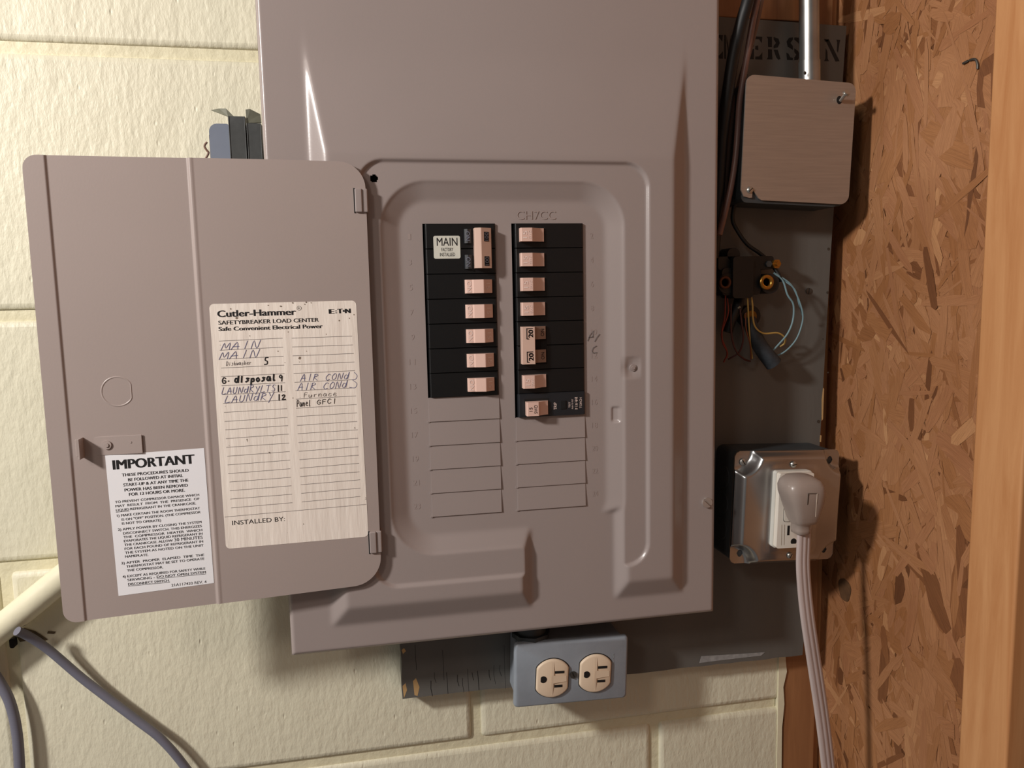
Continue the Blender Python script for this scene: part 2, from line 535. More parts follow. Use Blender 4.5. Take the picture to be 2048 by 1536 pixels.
# oriented strand board side wall
XW = 480.0
ob = MB().box((XW, -1100, -900), (XW + 11, 160, 700))
osb = obj('wall_right', ob, mat('strand_board_base', (120, 74, 40), .7, var=.2, vscale=60), origin=(XW + 5, -400, -100))
osb['kind'] = 'structure'

def osb_strands():
    r = random.Random(3)
    vs, fs, uvs, cols = [], [], [], []
    L0 = 5
    N = 11000
    for i in range(N):
        cy = r.uniform(-1090, 150); cz = r.uniform(-890, 690)
        if r.random() < .72:
            cy = r.uniform(-240, 90); cz = r.uniform(-560, 260)
        elif -240 < cy < 90 and -560 < cz < 260:
            continue
        big = r.random()
        ln = r.uniform(16, 80); wd_ = r.uniform(1.8, 11) if big < .8 else r.uniform(10, 24)
        ang = r.gauss(-6, 30) if r.random() < .8 else r.uniform(-90, 90)
        a = math.radians(ang); ca, sa = math.cos(a), math.sin(a)
        lay = XW - .15 - 1.5 * (i / N) + r.uniform(-.15, .15)
        tilt = r.uniform(-.004, .004); tl2 = r.uniform(-.008, .008)
        # outline: long strand with ragged pointed ends
        h = ln / 2; w = wd_ / 2
        pts = [(-w * r.uniform(.6, 1), -h * r.uniform(.75, 1)), (-w * r.uniform(-.3, .4), -h * r.uniform(.9, 1.1)), (w * r.uniform(.3, 1), -h * r.uniform(.6, 1)),
               (w, -h * .3 + r.uniform(-4, 4)), (w * r.uniform(.8, 1.05), h * .35), (w * r.uniform(.4, .9), h * r.uniform(.75, 1)), (w * r.uniform(-.4, .4), h * r.uniform(.85, 1.08)),
               (-w * r.uniform(.5, 1), h * r.uniform(.65, 1)), (-w, h * .2), (-w * r.uniform(.85, 1.05), -h * .35)]
        o = len(vs)
        tone = r.random(); t2 = r.random()
        for x, z in pts:
            y_, z_ = cy + x * ca - z * sa, cz + x * sa + z * ca
            vs.append((lay + x * tl2 + z * tilt, y_, z_))
        fs.append(list(range(o, o + len(pts))))
        for x, z in pts:
            uvs.append((x / 40 + tone * 31, z / 40 + t2 * 17))
            cols.append((tone, t2, 0, 1))
    me = bpy.data.meshes.new('wood_strands')
    org = ORG[osb]
    me.from_pydata([tuple((np.array(v) - org) * .001) for v in vs], [], fs)
    uv = me.uv_layers.new(name='UVMap')
    ca_ = me.color_attributes.new('Col', 'FLOAT_COLOR', 'CORNER')
    uv.data.foreach_set('uv', np.array(uvs, np.float32).ravel())
    ca_.data.foreach_set('color', np.array(cols, np.float32).ravel())
    m = bpy.data.materials.new('wood_strands'); m.use_nodes = True
    nt = m.node_tree; b = nt.nodes['Principled BSDF']; b.inputs['Roughness'].default_value = .6
    at = NN(nt, 'ShaderNodeAttribute', attribute_name='Col')
    sp = NN(nt, 'ShaderNodeSeparateColor'); nt.links.new(at.outputs['Color'], sp.inputs[0])
    cr = NN(nt, 'ShaderNodeValToRGB')
    el = cr.color_ramp.elements
    el[0].position = 0; el[0].color = lin((112, 70, 40)); el[1].position = 1; el[1].color = lin((206, 156, 112))
    for p_, c_ in ((.05, (140, 90, 54)), (.14, (168, 115, 72)), (.4, (178, 126, 86)), (.7, (184, 132, 93)), (.9, (174, 121, 84))):
        e_ = el.new(p_); e_.color = lin(c_)
    nt.links.new(sp.outputs[0], cr.inputs[0])
    uvn = NN(nt, 'ShaderNodeUVMap')
    mp = NN(nt, 'ShaderNodeMapping'); mp.inputs['Scale'].default_value = (14, .9, 1)
    nt.links.new(uvn.outputs[0], mp.inputs[0])
    n = NN(nt, 'ShaderNodeTexNoise', i_Scale=2.2, i_Detail=6.0, i_Roughness=.7); nt.links.new(mp.outputs[0], n.inputs['Vector'])
    g = NN(nt, 'ShaderNodeValToRGB'); g.color_ramp.elements[0].position = .25; g.color_ramp.elements[1].position = .6
    g.color_ramp.elements[0].color = (.52, .45, .38, 1); g.color_ramp.elements[1].color = (1.04, 1.03, 1.0, 1)
    nt.links.new(n.outputs['Fac'], g.inputs[0])
    mx = NN(nt, 'ShaderNodeMix', data_type='RGBA', blend_type='MULTIPLY'); mx.inputs[0].default_value = .8
    nt.links.new(cr.outputs[0], mx.inputs[6]); nt.links.new(g.outputs[0], mx.inputs[7])
    # broad worn tint over the sheet
    tc = NN(nt, 'ShaderNodeTexCoord'); n2 = NN(nt, 'ShaderNodeTexNoise', i_Scale=9.0, i_Detail=4.0); nt.links.new(tc.outputs['Object'], n2.inputs['Vector'])
    g2 = NN(nt, 'ShaderNodeValToRGB'); g2.color_ramp.elements[0].position = .35; g2.color_ramp.elements[1].position = .65
    g2.color_ramp.elements[0].color = (.78, .70, .62, 1); g2.color_ramp.elements[1].color = (1, 1, 1, 1)
    nt.links.new(n2.outputs['Fac'], g2.inputs[0])
    m2 = NN(nt, 'ShaderNodeMix', data_type='RGBA', blend_type='MULTIPLY'); m2.inputs[0].default_value = .8
    nt.links.new(mx.outputs[2], m2.inputs[6]); nt.links.new(g2.outputs[0], m2.inputs[7])
    nt.links.new(m2.outputs[2], b.inputs['Base Color'])
    bb = NN(nt, 'ShaderNodeBump', i_Strength=.3, i_Distance=.0008); nt.links.new(n.outputs['Fac'], bb.inputs['Height']); nt.links.new(bb.outputs[0], b.inputs['Normal'])
    me.materials.append(m)
    o = bpy.data.objects.new('wood_strands', me); COL.objects.link(o); o.parent = osb
    o['kind'] = 'stuff'
osb_strands()
# knot hole in the strand board
kh = MB()
c = PX(1689, 1180, XW - 2.2)
kh.add([(XW - 2.2 , c[1] + 9.5 * math.cos(t) * (1 + .12 * math.sin(3 * t)), c[2] + 12 * math.sin(t) * (1 + .1 * math.cos(2 * t))) for t in [i * math.pi / 10 for i in range(20)]], [tuple(range(20))])
obj('knot', kh, mat('grey_brown_knot', (92, 62, 36), .8, var=.3, vscale=120), parent=osb)
# stud fixed on the strand board at the right of the photograph
y0 = PX(1990, 0, XW - 20)[1]
trim('trim_4', MB().box((XW - 20, y0 - 42.5, -900), (XW + 0, y0, 700)), M_stud, 2)
trim('trim_5', MB().box((XW - 4, y0 - 90, -900), (XW, y0 - 43, 700)), mat('brown_board', (112, 84, 62), .7, var=.15), .5)

# ------------------------------------------------------------------ the breaker panel
PX0, PX1, PZ0, PZ1 = -32.2, 321.8, -332.0, 230.0
panel = thing('breaker_panel', (145, 30, -332), 'large taupe metal breaker panel with its door swung open to the left', 'breaker panel')
PITCH = 19.05
# enclosure behind the cover
enc = MB()
ex0, ex1, ez0, ez1 = -18, 308, -318, 226
for a, b in (((ex0, 3, ez0), (ex0 + 1.5, 53, ez1)), ((ex1 - 1.5, 3, ez0), (ex1, 53, ez1)), ((ex0, 3, ez0), (ex1, 53, ez0 + 1.5)),
             ((ex0, 3, ez1 - 1.5), (ex1, 53, ez1)), ((ex0, 51.5, ez0), (ex1, 53, ez1))):
    enc.box(a, b)
obj('enclosure', enc, M_door, parent=panel)

d = .8
X = np.arange(PX0, PX1 + d / 2, d); Z = np.arange(PZ0, PZ1 + d / 2, d)
gx, gz = np.meshgrid(X, Z)
def sdbox(x, z, x0, z0, x1, z1, r):
    cx, cz = (x0 + x1) / 2, (z0 + z1) / 2
    qx = np.abs(x - cx) - (x1 - x0) / 2 + r; qz = np.abs(z - cz) - (z1 - z0) / 2 + r
    return np.hypot(np.maximum(qx, 0), np.maximum(qz, 0)) + np.minimum(np.maximum(qx, qz), 0) - r
H = 9.0
ramp = np.clip(np.log1p(np.exp((124 - gz) / 6)) * 6 / 74, 0, 1)
side = np.minimum(gx + .5, 292.5 - gx) / 12.5
bot = (gz + 311) / 17
h = np.minimum(H * ramp, np.clip(np.minimum(side, bot), 0, 9) * H)
h = np.clip(h, 0, H)
dw = sdbox(gx, gz, 63, -243.5, 225, 16.7, 21)
well = np.where(dw < 15.5, np.clip(dw / 15.5, 0, 1) * 6.5, 99)
h = np.minimum(h, well)
vl = np.maximum(np.maximum(160 - gx, gx - 232) * 1.1, gz + 236)
h = np.minimum(h, np.clip(vl, 0, 50))
h = blur(h, 1.5, d)
sd = sdbox(gx, gz, 35, -279.5, 257.5, 44.5, 18)
seat = 6.5 + np.clip(sd / 1.4, 0, 1) * 2.5
seat = np.where(gz < -40, seat, np.where(sd > 1.4, 99, seat))
h = np.minimum(h, seat)
# pocket round the latch screw and slot for the latch
ds = np.hypot(gx - 245.9, (gz + 114.8) * 1.0)
h = np.where(np.abs(gx - 244.5) < 7.5, h - 2.6 * np.clip(1 - np.abs(gz + 115.5) / 9, 0, 1) ** .7 * np.clip(1.2 - np.abs(gx - 244.5) / 7.5, 0, 1), h)
slot = sdbox(gx, gz, 229.4, -160, 236, -147.2, 1.5)
h = h - 1.8 * np.clip(-slot / 1.0, 0, 1)
de = np.minimum(np.minimum(gx - PX0, PX1 - gx), gz - PZ0)
h = h - 2.6 * np.clip(1 - de / 2.6, 0, 1) ** 2
h = blur(h, .6, d)
mx_ = (X[:-1] + X[1:]) / 2; mz_ = (Z[:-1] + Z[1:]) / 2
fx, fz = np.meshgrid(mx_, mz_)
OL = (80.3, 136.9); OR = (149.5, 207.2)
nL, nR = 7, 8
keep = ~(((fx > OL[0]) & (fx < OL[1]) & (fz < 0) & (fz > -nL * PITCH)) | ((fx > OR[0]) & (fx < OR[1]) & (fz < 0) & (fz > -nR * PITCH))
         | (np.hypot(fx - 45.7, fz - 32.3) < 2.9))
gridmesh('cover', X, Z, -h, keep, M_cover, panel)
# turned-back rim of the cover
rim = MB()
for a, b in (((PX0 - .2, 2.4, PZ0), (PX0 + .8, 12, PZ1)), ((PX1 - .8, 2.4, PZ0), (PX1 + .2, 12, PZ1)), ((PX0, 2.4, PZ0 - .2), (PX1, 12, PZ0 + .8))):
    rim.box(a, b)
obj('cover_rim', rim, M_cover, parent=panel)
# filler plates over the empty spaces
def filler(x0, x1, k):
    zt, zb = -k * PITCH - .15, -(k + 1) * PITCH + .15
    m = MB()
    vs = [(x0 + .6, -.25, zt), (x1 - .3, -.35, zt), (x1 - .3, -1.25, zb), (x0 + .6, -1.1, zb),
          (x0 + .6, 1, zt), (x1 - .3, 1, zt), (x1 - .3, 1, zb), (x0 + .6, 1, zb)]
    m.add(vs, [(0, 1, 2, 3), (0, 4, 5, 1), (1, 5, 6, 2), (2, 6, 7, 3), (3, 7, 4, 0)])
    # torn tab left in the corner
    m.box((x0 - .8, -.9, zb - .6), (x0 + .9, .2, zb + .6))
    obj('filler_plate', m, M_cover, parent=panel)
for k in range(nL, 12): filler(OL[0], OL[1], k)
for k in range(nR, 12): filler(OR[0], OR[1], k)
# embossed marks
em = MB()
UPZ = (0, 0, 1)
put_text(em, 'CH7CC', P(1033, 439, -.1), P(1111, 439, -.1), 7.0, UPZ, off=(0, -.3, 0))
for k in range(12):
    zc = -(k + .62) * PITCH
    a = str(2 * k + 1); w = 2.4 * len(a)
    put_text(em, a, (71.5 - w, -.1, zc), (71.5, -.1, zc), 4.6, UPZ, off=(0, -.07, 0))
    a = str(2 * k + 2); w = 2.4 * len(a)
    put_text(em, a, (213, -.1, zc), (213 + w, -.1, zc), 4.6, UPZ, off=(0, -.07, 0))
obj('embossed_lettering', em, mat('taupe_enamel_emboss', (166, 152, 148), .3, var=.02), parent=panel)['kind'] = 'stuff'
pn = MB()
sf = lambda u, v: P(u, v, -.35)
def zz(x, y): return sf(1160 + x / 6.98, 640 + y / 6.98)
for st in ([(108, 290), (140, 210), (185, 150), (180, 240)], [(125, 245), (180, 235)], [(205, 300), (240, 240), (272, 200)], [(228, 362), (185, 390), (168, 430), (180, 462), (238, 455)]):
    ribbon(pn, [zz(*q) for q in st], .55, off=(0, -.05, 0))
obj('pencil_mark', pn, M_pencil, parent=panel)
# latch screw, cover screw
sc = MB(); c = P(1265, 735, -4.2)
sc.cyl((c[0], c[2]), 2.7, -3.0, -6.2, 24); sc.cyl((c[0], c[2]), 1.5, -6.2, -6.9, 16)
obj('latch_screw', sc, M_cover, parent=panel, bevel=.3)
def slotted(name, c, r, y, hgt, m, parent, deg=40, n=24):
    s = MB(); a = math.radians(deg); w = r * .16
    T = lambda p: (c[0] + p[0] * math.cos(a) - p[2] * math.sin(a), p[1], c[1] + p[0] * math.sin(a) + p[2] * math.cos(a))
    for sg in (1, -1):
        pts = [(r * math.cos(t), sg * r * math.sin(t)) for t in np.linspace(math.asin(w / r), math.pi - math.asin(w / r), 13)]
        s.prism(pts, y - hgt, y, T=T)
    s.cyl((0, 0), r * .97, y - hgt * .35, y, n, T=T)
    return obj(name, s, m, parent=parent, bevel=r * .12, seg=2)
c = P(1414, 1005, -1)
slotted('cover_screw', (c[0], c[2]), 4.3, 0, 2.2, M_pscrew, panel, -45)
slotted('cover_screw', (305.5, 205), 4.3, 0, 2.2, M_pscrew, panel, 20)

# ---------------- door
DX0, DX1 = -183.5, 39.2
def ydoor(x, flat=False):
    y = -12 + (x - 38) * .04545
    if flat: return y
    def ss(t): t = min(1, max(0, t)); return t * t * (3 - 2 * t)
    y -= -1.1 * ss((x + 170.6) / 2.0)                          # dark fold near the free edge
    y -= 1.7 * ss((x + 82.2) / 2.6) - .35 * ss((x + 79) / 2)   # bright fold at the middle
    return y
def D(u, v, lift=0.0, flat=False):
    """pixel -> point on the door's face"""
    x = 0
    y = -18
    for _ in range(4):
        p = P(u, v, y); y = ydoor(p[0], flat) - lift
    return P(u, v, y)
dT = 43.4; dB = -277.5
top = lambda x: 43.2 + (x - DX0) * .000
def outline(x, rl, rr, z, sgn):
    """z of the door edge with rounded corners"""
    for (e, r, s) in ((DX0, rl, 1), (DX1, rr, -1)):
        t = (x - e) * s
        if t < r: z = z - sgn * (r - math.sqrt(max(0, r * r - (r - t) ** 2)))
    return z
xs = sorted(set([DX0 + v for v in (0, .3, .8, 1.6, 2.6, 4, 5.5, 7.5, 9.5, 12)] + list(np.linspace(-172, -167, 14)) + list(np.linspace(-165, -88, 22)) +
                list(np.linspace(-84, -76, 24)) + list(np.linspace(-75, 14, 24)) + [DX1 - v for v in (0, .3, .9, 1.8, 3, 4.6, 6.6, 9, 12, 15, 19, 22)]))
NZ = 46
fr, bk = [], []
vs = []
for x in xs:
    zt = outline(x, 9, 19, 43.3 + (.3 if x < 0 else 0), 1); zb = outline(x, 9, 21, -277.3 if x < 0 else -277.3, -1)
    zb = zb + (x + 72) * .025 * 1.0
    for k in range(NZ):
        z = zb + (zt - zb) * k / (NZ - 1)
        vs.append((x, ydoor(x), z))
nf = len(vs)
vs += [(p[0], p[1] + 1.3, p[2]) for p in vs]
q = []
nx = len(xs)
for i in range(nx - 1):
    for k in range(NZ - 1):
        a = i * NZ + k
        q.append((a, a + 1, a + NZ + 1, a + NZ)); q.append((nf + a, nf + a + NZ, nf + a + NZ + 1, nf + a + 1))
    for k in (0, NZ - 1):
        a = i * NZ + k
        q.append((a, a + NZ, nf + a + NZ, nf + a))
for i in (0, nx - 1):
    for k in range(NZ - 1):
        a = i * NZ + k
        q.append((a, a + 1, nf + a + 1, nf + a))
dm = MB().add(vs, q, 0, True)
door = obj('door', dm, M_door, parent=panel)
bpy.context.view_layer.update()
mod = door.modifiers.new('edge', 'EDGE_SPLIT'); mod.split_angle = math.radians(40)

# hinges
def hinge(zc):
    m = MB()
    m.box((31.2, -14.6, zc - 8.5), (36.5, -11.6, zc + 8.5))
    m.box((36.0, -13.5, zc - 8.5), (40.5, -6.2, zc + 8.5))
    b = obj('hinge', m, M_cover, parent=panel, bevel=.9, seg=3)
    k = MB().box((30.4, -12.95, zc - 8.9), (31.3, -12.2, zc + 8.9))
    obj('hinge_slot', k, M_dark, parent=b)
hinge(15.5); hinge(-241.5)

# embossed round mark on the door
cm = MB()
c = D(235, 783)
ring = []
def fl(t, r):
    x, z = r * math.cos(t), r * math.sin(t)
    return (min(x, r * .86), z)
n = 40
vv = []
for j, (r, y) in enumerate(((10.9, .05), (10.5, -.28), (10.0, -.3), (9.6, .02))):
    for i in range(n):
        x, z = fl(2 * math.pi * i / n, r)
        vv.append((c[0] + x, ydoor(c[0] + x) + y, c[2] + z))
cm.add(vv, [(j * n + i, j * n + (i + 1) % n, (j + 1) * n + (i + 1) % n, (j + 1) * n + i) for j in range(3) for i in range(n)], 0, True)
obj('embossed_ring', cm, M_door, parent=door, recalc=False)
# latch: sunk rectangular plate, bright tab, rivet
lt = MB()
a = D(166, 872); b = D(283, 905)
zt, zb, xl, xr = -147.8, -161.2, -162.2, -123.6
yy = ydoor(-145) 
lt.box((xl, yy - .45, zb), (xr, yy + .3, zt))
lt.box((xl - .3, yy - 9.5, zb - .6), (xl + .9, yy - .2, zt + .2))
lt.box((xl - 1.6, yy - 9.5, zb + 1.5), (xl + .2, yy - 8.4, zt + .2))
lt.cyl((-146.6, -153.9), 3.1, yy - .4, yy - 1.4, 24); lt.cyl((-146.6, -153.9), 1.5, yy - 1.4, yy - 2.1, 16)
lt.cyl((-131.2, -152.8), .9, yy - .4, yy - .7, 10)
obj('latch', lt, M_door, parent=door, bevel=.35, seg=2)

# ---------------- schedule label on the door
def rlabel(corners, r, lift, name, mats):
    """rounded label through four pixel corners TL TR BR BL, subdivided to follow the sheet"""
    m = MB()
    Q = [np.array(D(u, v, lift)) for u, v in corners]
    w = np.linalg.norm(Q[1] - Q[0]); hh = np.linalg.norm(Q[3] - Q[0])
    pts = rrect(0, 0, w, hh, r, 5) if r else [(0, 0), (w, 0), (w, hh), (0, hh)]
    vs = []
    for x, y in pts:
        s, t = x / w, 1 - y / hh
        p = (Q[0] * (1 - s) + Q[1] * s) * (1 - t) + (Q[3] * (1 - s) + Q[2] * s) * t
        vs.append((p[0], ydoor(p[0]) - lift, p[2]))
    m.add(vs, [tuple(range(len(vs)))], 0)
    return m
LB = rlabel([(418, 608), (712, 601), (737, 1073), (452, 1098)], 3.2, .15, 'schedule_label', None)
def A4(x, y): return (400 + x / 5.389, 590 + y / 5.389)
def A5(x, y): return (400 + x / 3.84, 840 + y / 3.84)
def L(pt): return np.array(D(pt[0], pt[1], .22))
def line_text(mb, s, c0, c1, hpx, conv, scale, mi=1, bold=0.0):
    p0, p1 = conv(*c0), conv(*c1)
    A, B = L(p0), L(p1)
    up = L((p0[0], p0[1] - 20)) - A
    hm = hpx / scale * np.linalg.norm(up) / 20
    up = L((p0[0] - 1.1, p0[1] - 20)) - A
    put_text(mb, s, A, B, hm, up, mi, bold, off=(0, -.03, 0))
line_text(LB, 'Cutler-Hammer', (192, 238), (1033, 213), 74, A4, 5.389, 1, .03)
line_text(LB, 'R', (1060, 152), (1078, 151), 20, A4, 5.389, 1)
cc = L(A4(1068, 142)); ribbon(LB, [cc + np.array([1.5 * math.cos(t), 0, 1.5 * math.sin(t)]) for t in np.linspace(0, 6.283, 17)], .22, 1, off=(0, -.03, 0))
line_text(LB, 'E', (1397, 202), (1442, 200), 52, A4, 5.389, 1, .06)
line_text(LB, ':', (1462, 196), (1474, 195), 44, A4, 5.389, 1, .04)
line_text(LB, 'T', (1487, 198), (1533, 196), 52, A4, 5.389, 1, .06)
cc = L(A4(1548, 172)); LB.add([cc + np.array([.75 * math.cos(t), -.03, .75 * math.sin(t)]) for t in np.linspace(0, 5.9, 12)], [tuple(range(12))], 1)
line_text(LB, 'N', (1568, 195), (1620, 193), 50, A4, 5.389, 1, .06)
line_text(LB, 'SAFETYBREAKER LOAD CENTER', (200, 320), (1280, 287), 45, A4, 5.389, 1, .02)
line_text(LB, 'Safe Convenient Electrical Power', (203, 388), (1320, 355), 45, A4, 5.389, 1, .03)
rules4 = [(205, 497, 888, 465), (215, 595, 893, 562), (220, 692, 897, 660), (228, 787, 905, 755), (230, 880, 910, 848), (235, 978, 915, 945),
          (243, 1075, 920, 1042), (250, 1168, 928, 1132), (260, 1265, 935, 1225),
          (990, 465, 1637, 443), (995, 560, 1645, 538), (1000, 656, 1655, 630), (1005, 752, 1662, 722), (1010, 845, 1665, 815), (1020, 940, 1668, 912),
          (1030, 1032, 1672, 1000), (1035, 1122, 1680, 1088), (1038, 1220, 1685, 1180), (1042, 1310, 1690, 1270)]
rules5 = [(190, 11, 670, -20), (195, 75, 675, 43), (200, 143, 680, 108), (203, 210, 683, 177), (210, 278, 687, 242), (213, 345, 690, 308), (217, 412, 692, 374),
          (228, 476, 697, 440), (230, 543, 700, 505), (233, 607, 705, 570), (240, 675, 708, 635),
          (748, 41, 1205, 11), (752, 105, 1210, 75), (757, 173, 1212, 140), (760, 240, 1215, 205), (765, 304, 1217, 270), (768, 370, 1220, 332),
          (770, 434, 1223, 398), (775, 497, 1228, 459), (778, 563, 1230, 523), (783, 629, 1230, 587), (190, 745, 1276, 648)]
for x0, y0_, x1, y1_ in rules4: ribbon(LB, [L(A4(x0, y0_)), L(A4(x1, y1_))], .30, 2, off=(0, -.02, 0))
for x0, y0_, x1, y1_ in rules5: ribbon(LB, [L(A5(x0, y0_)), L(A5(x1, y1_))], .30, 2, off=(0, -.02, 0))
line_text(LB, 'INSTALLED BY:', (248, 808), (652, 775), 36, A5, 3.84, 1)
def hw(s, x0, y0_, x1, y1_, hh, w, mi, slant=.25):
    p0, p1 = A4(x0, y0_), A4(x1, y1_)
    handwrite(LB, s, p0, p1, hh / 5.389, w, mi, lambda u, v: L((u, v)), slant)
hw('MAIN', 225, 598, 650, 570, 84, .36, 3, .5)
hw('MAIN', 205, 698, 640, 668, 84, .36, 3, .5)
hw('Dishwasher', 280, 762, 555, 748, 45, .26, 4)
hw('5', 690, 755, 742, 752, 72, .75, 1, .1)
hw('G.', 235, 952, 345, 945, 58, .75, 1, 0)
hw('disposal', 370, 945, 830, 920, 66, 1.1, 1, .1)
hw('9', 845, 932, 905, 928, 62, .75, 1, 0)
hw('LAUNdRYLTS', 230, 1068, 825, 1035, 72, .36, 3, .35)
hw('11', 830, 1035, 895, 1030, 58, .75, 1, 0)
hw('LAUNdRY', 262, 1162, 800, 1130, 80, .36, 3, .4)
hw('12', 832, 1132, 930, 1128, 56, .8, 1, 0)
hw('AIR CONd', 1080, 930, 1610, 905, 70, .34, 3, .5)
hw('AIR CONd', 1050, 1030, 1590, 998, 74, .34, 3, .5)
hw('Furnace', 1112, 1105, 1480, 1088, 52, .3, 4)
hw('Panel', 1040, 1202, 1200, 1192, 62, .42, 1, .1)
hw('GFCI', 1255, 1180, 1480, 1165, 50, .42, 1, .1)
for st in ([(1662, 832), (1692, 868), (1678, 905), (1640, 915)], [(1650, 920), (1690, 955), (1670, 1000), (1610, 995)]):
    ribbon(LB, [L(A4(*p)[:2]) for p in [tuple(q[:2]) for q in spline([(a, b, 0) for a, b in st], 4)]], .36, 3, off=(0, -.03, 0))
# grime specks on the sheet
rs = random.Random(11)
for x, y, r in [(330, 150, 1.1), (395, 245, 2.2), (735, 110, .9), (870, 122, 1.6), (1000, 85, 1.3), (1130, 100, 1.0), (1145, 78, 1.2), (1198, 85, .9), (1500, 275, 1.3), (1610, 250, .8),
                (1660, 212, .9), (535, 440, .8), (950, 398, .9), (1075, 680, 2.2), (1072, 722, .7), (1148, 605, .7), (840, 605, .9), (915, 730, .6), (1000, 1110, .9), (1360, 422, .8)]:
    c_ = L(A4(x, y)); r *= .55
    LB.add([c_ + np.array([r * rs.uniform(.6, 1.1) * math.cos(t), -.025, r * rs.uniform(.5, 1) * math.sin(t)]) for t in np.linspace(0, 5.6, 9)], [tuple(range(9))], 5)
obj('schedule_label', LB, [M_label, M_ink, M_rule, M_pen, M_pencil, mat('label_grime', (128, 112, 98), .8, var=.3)], parent=door, recalc=False)

# ---------------- IMPORTANT label
L2 = rlabel([(210, 911), (408, 896), (428, 1166), (237, 1192)], 0, .15, 'warning_label', None)
def A3(x, y): return (140 + x / 4.04, 860 + y / 4.04)
def t3(s, x0, y0_, x1, y1_, h, bold=0.0, ul=False):
    line_text(L2, s, (x0, y0_), (x1, y1_), h, A3, 4.04, 1, bold)
    if ul: ribbon(L2, [L(A3(x0, y0_ + 6)), L(A3(x1, y1_ + 6))], .28, 1, off=(0, -.03, 0))
t3('IMPORTANT', 352, 320, 1005, 270, 80, .035)
for a in (('THESE PROCEDURES SHOULD', 420, 376, 958, 336), ('BE FOLLOWED AT INITIAL', 470, 414, 912, 378), ('START-UP & AT ANY TIME THE', 432, 456, 955, 416),
          ('POWER HAS BEEN REMOVED', 442, 497, 952, 457), ('FOR 12 HOURS OR MORE.', 478, 532, 928, 497)):
    t3(*a, 25, .022)
for a in (('TO PREVENT COMPRESSOR DAMAGE WHICH', 365, 592, 1043, 532), ('MAY  RESULT  FROM  THE  PRESENCE  OF', 368, 625, 1045, 564), ('REFRIGERANT IN THE CRANKCASE.', 488, 648, 1018, 600),
          ('1) MAKE CERTAIN THE ROOM THERMOSTAT', 380, 702, 1050, 640), ('IS ON "OFF" POSITION. (THE COMPRESSOR', 418, 733, 1055, 672), ('IS NOT TO OPERATE)', 420, 765, 735, 738),
          ('2) APPLY POWER BY CLOSING THE SYSTEM', 388, 815, 1062, 752), ('DISCONNECT SWITCH. THIS ENERGIZES', 430, 845, 1065, 784), ('THE  COMPRESSOR  HEATER  WHICH', 432, 876, 1068, 816),
          ('EVAPORATES THE LIQUID REFRIGERANT IN', 436, 907, 1070, 845), ('THE CRANKCASE. ALLOW', 440, 938, 830, 901), ('FOR EACH POUND OF REFRIGERANT IN', 442, 970, 1075, 908),
          ('THE SYSTEM AS NOTED ON THE UNIT', 445, 1002, 1078, 940), ('NAMEPLATE.', 446, 1032, 632, 1017), ('3) AFTER  PROPER  ELAPSED  TIME  THE', 415, 1086, 1083, 1017),
          ('THERMOSTAT MAY BE SET TO OPERATE', 456, 1113, 1085, 1048), ('THE COMPRESSOR.', 460, 1144, 752, 1117), ('4) EXCEPT AS REQUIRED FOR SAFETY WHILE', 425, 1195, 1093, 1127),
          ('SERVICING -', 465, 1222, 685, 1200)):
    t3(*a, 20, .012)
t3('30 MINUTES', 843, 900, 1072, 878, 26, .004)
t3('LIQUID', 372, 658, 478, 649, 20, .01, True)
t3('DO NOT OPEN SYSTEM', 702, 1196, 1097, 1157, 20, .014, True)
t3('DISCONNECT SWITCH.', 470, 1256, 805, 1224, 20, .014, True)
t3('21A117420 REV. 4', 820, 1265, 1103, 1236, 23)
obj('warning_label', L2, [M_label2, M_ink], parent=door, recalc=False)

# ------------------------------------------------------------------ circuit breakers
def breaker(name, x0, x1, k, rows, label, mbody=M_black, group=None, proud=0.0):
    t = thing(name, ((x0 + x1) / 2, 20, -(k + rows) * PITCH), label, 'circuit breaker', group)
    m = MB()
    for r in range(rows):
        zt, zb = -(k + r) * PITCH - .35, -(k + r + 1) * PITCH + .35
        yf = -2.0 - proud
        m.profile_z([(x0, 34), (x0, yf + 1.6), (x0 + 1.0, yf), (x1 - .8, yf), (x1, yf + 1.2), (x1, 34)], zb, zt)
        m.box((x0 + .4, yf + 1.6, zb - .4), (x1 - .4, 30, zt + .4))
    obj('body', m, mbody, parent=t, bevel=.45, seg=2)
    return t
def toggle(t, prof, zt, zb, m, bevel=.5):
    return obj('toggle', MB().profile_z(prof, zb, zt), m, parent=t, bevel=bevel, seg=3)
def slot_frame(t, x0, x1, zt, zb, y=-2.0):
    obj('toggle_slot', MB().box((x0, y - .15, zb), (x1, y + 1, zt)), M_dark, parent=t)
def face_text(parent, s, xc, zc, size, y, deg, m, width=None, slope=0.0, name='marking', bold=0.0):
    """short raised or printed marking turned by deg; slope = dy/dx of the face"""
    a = math.radians(deg)
    w = (width or size * .62 * len(s)) / 2
    ex = np.array([math.cos(a), 0, math.sin(a)]); ez = np.array([-math.sin(a), 0, math.cos(a)])
    c = np.array([xc, y, zc])
    A_ = c - ex * w - ez * size / 2; B_ = c + ex * w - ez * size / 2
    mb = MB(); put_text(mb, s, A_, B_, size, ez, 0, bold, off=(0, 0, 0))
    mb.v = [(p[0], y + slope * (p[0] - xc) - .12, p[2]) for p in mb.v]
    return obj(name, mb, m, parent=parent, recalc=False)
order = ['third', 'fourth', 'fifth', 'sixth', 'seventh']
LX = (OL[0] + 1.7, OL[1] - .5); RX = (OR[0] + 2.0, OR[1] - .5)
